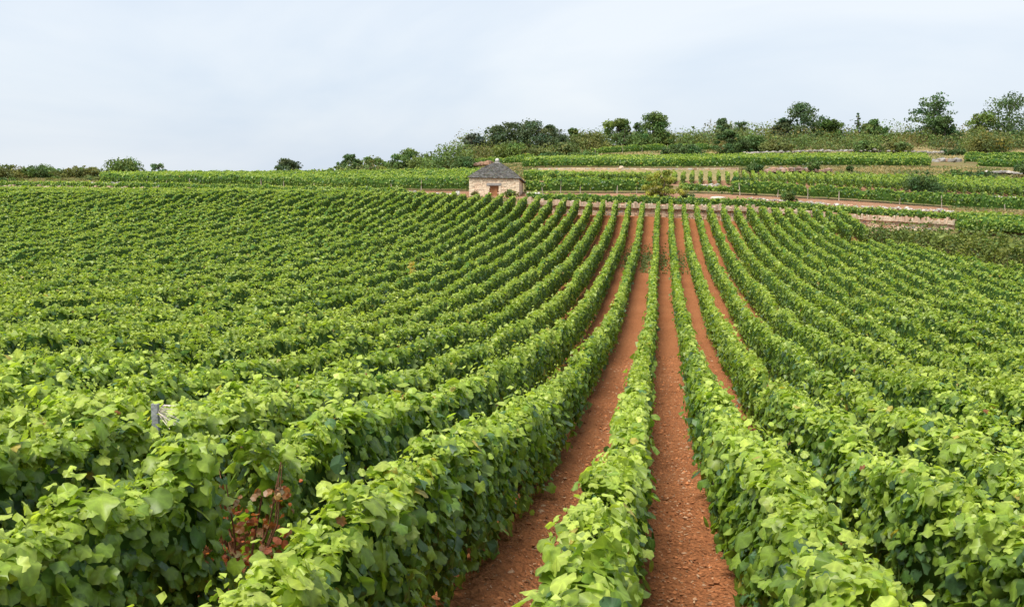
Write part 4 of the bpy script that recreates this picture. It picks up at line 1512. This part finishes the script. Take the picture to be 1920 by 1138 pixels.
# bramble hedge over the old wall on the right
r = np.random.default_rng(71)
hr = root("bramble_hedge", np.array([np.interp(1780, PX, HEDGE[:, i]) for i in range(3)]))
tag(hr, "thick tangled bramble hedge below the pink wall at the right edge", "hedge")
hb = np.array(hr.location)
mb, tb = MB(), MB()
xs_h = np.concatenate([np.linspace(1645, 2080, 90)])
for i, x in enumerate(xs_h):
    c = np.array([np.interp(x, PX, HEDGE[:, k_]) for k_ in range(3)]) + [0, 0, 0]
    back = np.array([np.interp(x, PX, L0b[:, k_]) for k_ in range(3)])
    for lay in range(5):
        f_ = 0.03 + lay * 0.10 + r.uniform(-.03, .03)
        p = c * (1 - f_) + back * f_ + np.array([-sy, cy, 0]) * 0.7
        h = r.uniform(2.3, 3.1) * (0.82 if x < 1690 else 1.0) * (1 - 0.10 * lay) - 0.9 * f_
        m = 130
        d = norm(r.normal(size=(m, 3)))
        d[:, 2] = np.abs(d[:, 2])
        sc = np.array([0.85, 0.75, max(h, .6)]) * r.uniform(.8, 1.15)
        pos = p + d * sc * np.clip(1 - np.abs(r.normal(0, .22, m)), .2, 1.2)[:, None]
        fr = frames(d + r.normal(0, .65, (m, 3)) + [0, 0, .4], r.normal(size=(m, 3)) + [0, 0, -.3])
        base_c = np.array([(0.115, 0.15, 0.028), (0.18, 0.20, 0.036), (0.07, 0.115, 0.022), (0.13, 0.16, 0.04)][r.choice(4, p=[.4, .25, .27, .08])])
        cc = base_c * r.uniform(.75, 1.25) * r.uniform(.75, 1.25, (m, 1))
        leaves_into(mb, pos - hb, fr, 0.155 * np.exp(r.normal(0, .3, m)), cc, 2, r)
    if i % 3 == 0:
        for j in range(3):
            q0 = c + [r.normal(0, .4), r.normal(0, .3) + .6, 0]
            v, f = tube([q0 - hb, q0 + [r.normal(0, .3), r.normal(0, .2), 0.9] - hb, q0 + [r.normal(0, .7), r.normal(0, .5), 1.7] - hb], [.02, .016, .007], 4)
            tb.add(v, f, (0.12, 0.08, 0.05))
tag(mb.build("foliage", M_TREE, hr), kind="stuff")
tb.build("canes", M_WOOD, hr)

# ------------------------------------------------------------------ small things in the big field
# withered vine in the gap of the second row on the left
r = np.random.default_rng(81)
Xd = S * (-2 - 0.305) - 0.13
yd = 6.05
gz = float(ground_z(Xd, yd))
dv = root("withered_vine", (Xd, yd, gz))
tag(dv, "withered vine with rust-red dry leaves in a gap of the near row", "vine")
tb, mb = MB(), MB()
tips = []
for i in range(9):
    a = r.uniform(0, 6.28)
    pts = [np.array([r.normal(0, .02), r.normal(0, .02), -0.05])]
    for j in range(1, 6):
        pts.append(np.array([math.cos(a) * .05 * j + r.normal(0, .02), math.sin(a) * .06 * j + r.normal(0, .03), 0.24 * j + r.normal(0, .02)]) * [1, 1, r.uniform(.75, 1.0)])
    v, f = tube(pts, [.018, .014, .011, .009, .006, .003], 5)
    tb.add(v, f, np.array([0.20, 0.10, 0.055]) * r.uniform(.7, 1.3))
    tips += pts[1:]
tb.build("cane", M_WOOD, dv, smooth=True)
tips = np.array(tips)
n = 380
c = tips[r.integers(0, len(tips), n)] + r.normal(0, .065, (n, 3))
c[:, 2] = np.clip(c[:, 2] * .85, 0.02, 0.95)
fr = frames(r.normal(size=(n, 3)), r.normal(size=(n, 3)) + [0, 0, -1.2])
cc = np.array([0.33, 0.10, 0.042]) * r.uniform(.4, 1.5, (n, 1))
cc[r.random(n) < .12] = np.array([.30, .20, .07])
V0 = TPL[0]
leaves_into(mb, c, fr, r.uniform(.025, .065, n), cc, 1, r)
tag(mb.build("dry_leaves", M_LEAF, dv), kind="stuff")

# grey vineyard stake with frayed twine in the third row on the left
Xp, yp = S * (-3 - 0.305) - 0.11, 7.0
zp = float(ground_z(Xp, yp))
stk = root("vineyard_stake", (Xp, yp, zp))
tag(stk, "grey metal stake with frayed twine rising out of the near left vines", "stake")
q = MB()
for b in (box(-.025, .025, -.004, .004, -.3, 1.35), box(-.025, -.018, .004, .03, -.3, 1.35), box(.018, .025, .004, .03, -.3, 1.35)):
    q.add(b, BOXF, (0.24, 0.25, 0.26))
q.build("stake_profile", M_STONE, stk)
q = MB()
for i in range(26):
    a = r.uniform(-1.2, 1.2)
    v, f = tube([[.03, 0, 1.29], [.03 + .06 * math.cos(a), r.normal(0, .03), 1.29 + .05 * math.sin(a)], [.03 + r.uniform(.08, .15), r.normal(0, .04), 1.26 + .09 * math.sin(a)]], [.003, .003, .002], 3)
    q.add(v, f, np.array([.48, .43, .36]) * r.uniform(.7, 1.2))
q.build("twine", M_WOOD, stk)

# yellowed vine out in the field
pv = unproj(771, 502, 46)
pv[2] = ground_z(pv[0], pv[1])
yv = root("yellowed_vine", pv)
tag(yv, "single yellowed vine sticking out of the green rows left of centre", "vine")
mb = MB()
n = 120
c = np.stack([r.normal(0, .08, n), r.normal(0, .08, n), r.uniform(.45, 1.45, n)], -1)
leaves_into(mb, c, frames(r.normal(size=(n, 3)), r.normal(size=(n, 3))), r.uniform(.08, .15, n), np.array([.55, .44, .10]) * r.uniform(.7, 1.2, (n, 1)), 2, r)
mb.build("foliage", M_LEAF, yv)
q = MB()
v, f = tube([[0, 0, -.1], [.02, 0, .7], [0, .01, 1.4]], [.03, .02, .012], 5)
q.add(v, f, (.3, .22, .1))
q.build("stem", M_WOOD, yv)

# clods, stones and prunings on the bare paths
r = np.random.default_rng(91)
mb = MB()
octv = np.array([[1, 0, 0], [0, 1, 0], [-1, 0, 0], [0, -1, 0], [0, 0, .8], [0, 0, -.8]], float)
octf = np.array([[0, 1, 4], [1, 2, 4], [2, 3, 4], [3, 0, 4], [1, 0, 5], [2, 1, 5], [3, 2, 5], [0, 3, 5]])


def lane_points(n, ymin, ymax, lanes, wd):
    k = r.choice(lanes, n)
    y = ymin + (ymax - ymin) * r.random(n) ** 1.7
    x = S * (k + 0.5 - 0.305) + np.clip(r.normal(0, wd, n), -.5, .5)
    return np.stack([x, y, ground_z(x, y) + 0.03 * np.cos(2 * np.pi * (x / 1.1 + 0.305)) * (1 - sstep(20, 50, y))], -1)


n = 11000
p = lane_points(n, 4.2, 32, [-2, -1, 0, 1], 0.27)
s_ = np.minimum(0.012 * np.exp(r.normal(0, .55, n)), 0.03) * (1 + p[:, 1] * 0.02)
V = octv[None] * r.uniform(.6, 1.4, (n, 6, 1)) * s_[:, None, None]
ca = r.uniform(0, 6.28, n)
V = np.stack([V[..., 0] * np.cos(ca)[:, None] - V[..., 1] * np.sin(ca)[:, None], V[..., 0] * np.sin(ca)[:, None] + V[..., 1] * np.cos(ca)[:, None], V[..., 2] * .75], -1)
V = V + (p + np.array([0, 0, .006]))[:, None, :]
f = (octf[None] + (np.arange(n) * 6)[:, None, None]).reshape(-1, 3)
cl = np.array([0.36, 0.145, 0.06]) * r.uniform(.6, 1.45, (n, 1))
st = r.random(n) < 0.10
cl[st] = np.array([.42, .26, .16]) * r.uniform(.8, 1.2, (st.sum(), 1))
mb.add(V.reshape(-1, 3), f, np.repeat(cl, 6, 0))
tag(mb.build("soil_clods", M_CLOD), "crumbled red clods and pebbles on the bare paths between the near rows", "soil", kind="stuff")
mb = MB()
n = 4200
p = lane_points(n, 4.2, 30, [-2, -1, 0, 1], 0.25)
a = r.uniform(0, 6.28, n)
ln = r.uniform(.008, .028, n)
wd = r.uniform(.003, .008, n)
dx, dy_ = np.cos(a), np.sin(a)
up_ = np.array([0, 0, .018])
Vq = np.stack([p + up_ + np.stack([dx * ln + dy_ * wd, dy_ * ln - dx * wd, r.uniform(-.006, .012, n)], -1),
               p + up_ + np.stack([-dx * ln + dy_ * wd, -dy_ * ln - dx * wd, 0 * dx], -1),
               p + up_ + np.stack([-dx * ln - dy_ * wd, -dy_ * ln + dx * wd, 0 * dx + .004], -1),
               p + up_ + np.stack([dx * ln - dy_ * wd, dy_ * ln + dx * wd, r.uniform(-.004, .014, n)], -1)], 1)
f = np.arange(n * 4).reshape(n, 4)
cl = np.where(r.random((n, 1)) < .65, np.array([.44, .27, .16]), np.array([.22, .12, .06])) * r.uniform(.7, 1.25, (n, 1))
mb.add(Vq.reshape(-1, 3), f, np.repeat(cl, 4, 0))
tag(mb.build("straw_litter", M_CLOD), "pale chips of cane and straw littering the red paths", "litter", kind="stuff")
# weeds on the far stretch of the paths and along the wall top by the hut
mb = MB()
m = 700
xs = r.uniform(800, 1000, m)
p = np.stack([np.interp(xs, PX, WALL_TOP[:, i]) for i in range(3)], -1) + np.stack([np.zeros(m), r.uniform(.1, 1.6, m), r.uniform(0, .3, m)], -1)
leaves_into(mb, p, frames(r.normal(size=(m, 3)) + [0, 0, .6], r.normal(size=(m, 3)) + [0, 0, .6]), r.uniform(.1, .22, m), np.array([.14, .18, .05]) * r.uniform(.6, 1.4, (m, 1)), 2, r)
n = 2600
k = r.choice([-4, -3, -2, -1, 0, 1], n, p=[.12, .2, .25, .23, .12, .08])
y = np.clip(r.normal(66, 3.2, n), 60, 80)
x = S * (k + 0.5 - 0.305) + np.clip(r.normal(0, .22, n), -.45, .45)
p = np.stack([x, y, ground_z(x, y) + .05], -1)
leaves_into(mb, p, frames(r.normal(size=(n, 3)) + [0, 0, .6], r.normal(size=(n, 3)) + [0, 0, .6]), r.uniform(.06, .15, n), np.array([.12, .17, .045]) * r.uniform(.6, 1.3, (n, 1)), 2, r)
tag(mb.build("weeds", M_TREE), "sparse green weeds on the upper stretch of the red paths", "weeds", kind="stuff")
# dry grass tufts on the banks and verges
mb = MB()
n = 16000
rows_ = [(L5, L6, 1385, 1960, .5), (L6, L7, 1385, 1960, .12), (L8, L9, 1000, 1960, .2), (L9, L10, 1000, 1400, .12), (L5, L6, 860, 1010, .1), (L6, L8, 860, 1000, .14), (L2, L3, 1780, 1990, .06), (L3, L4, -160, 192, .3)]
for (La, Lb_, x0, x1, fr_) in rows_:
    m = int(n * fr_)
    xs = r.uniform(x0, x1, m)
    t_ = r.random(m)[:, None]
    A_ = np.stack([np.interp(xs, PX, La[:, i]) for i in range(3)], -1)
    B_ = np.stack([np.interp(xs, PX, Lb_[:, i]) for i in range(3)], -1)
    p = A_ * (1 - t_) + B_ * t_ + [0, 0, .1]
    g = N_UP(p[:, 0] * .3, p[:, 1] * .3)[:, None] + r.normal(0, .4, (m, 1))
    cc = np.where(g > 0.15, np.array([.14, .17, .05]), np.array([.36, .28, .13])) * r.uniform(.7, 1.25, (m, 1))
    leaves_into(mb, p, frames(r.normal(size=(m, 3)) * [1, 1, .3], np.array([0, 0, 1.0]) + r.normal(0, .4, (m, 3))), r.uniform(.15, .4, m), cc, 2, r)
tag(mb.build("dry_grass", M_TREE), "dry and green grass tufts on the banks between the upper terraces", "grass", kind="stuff")
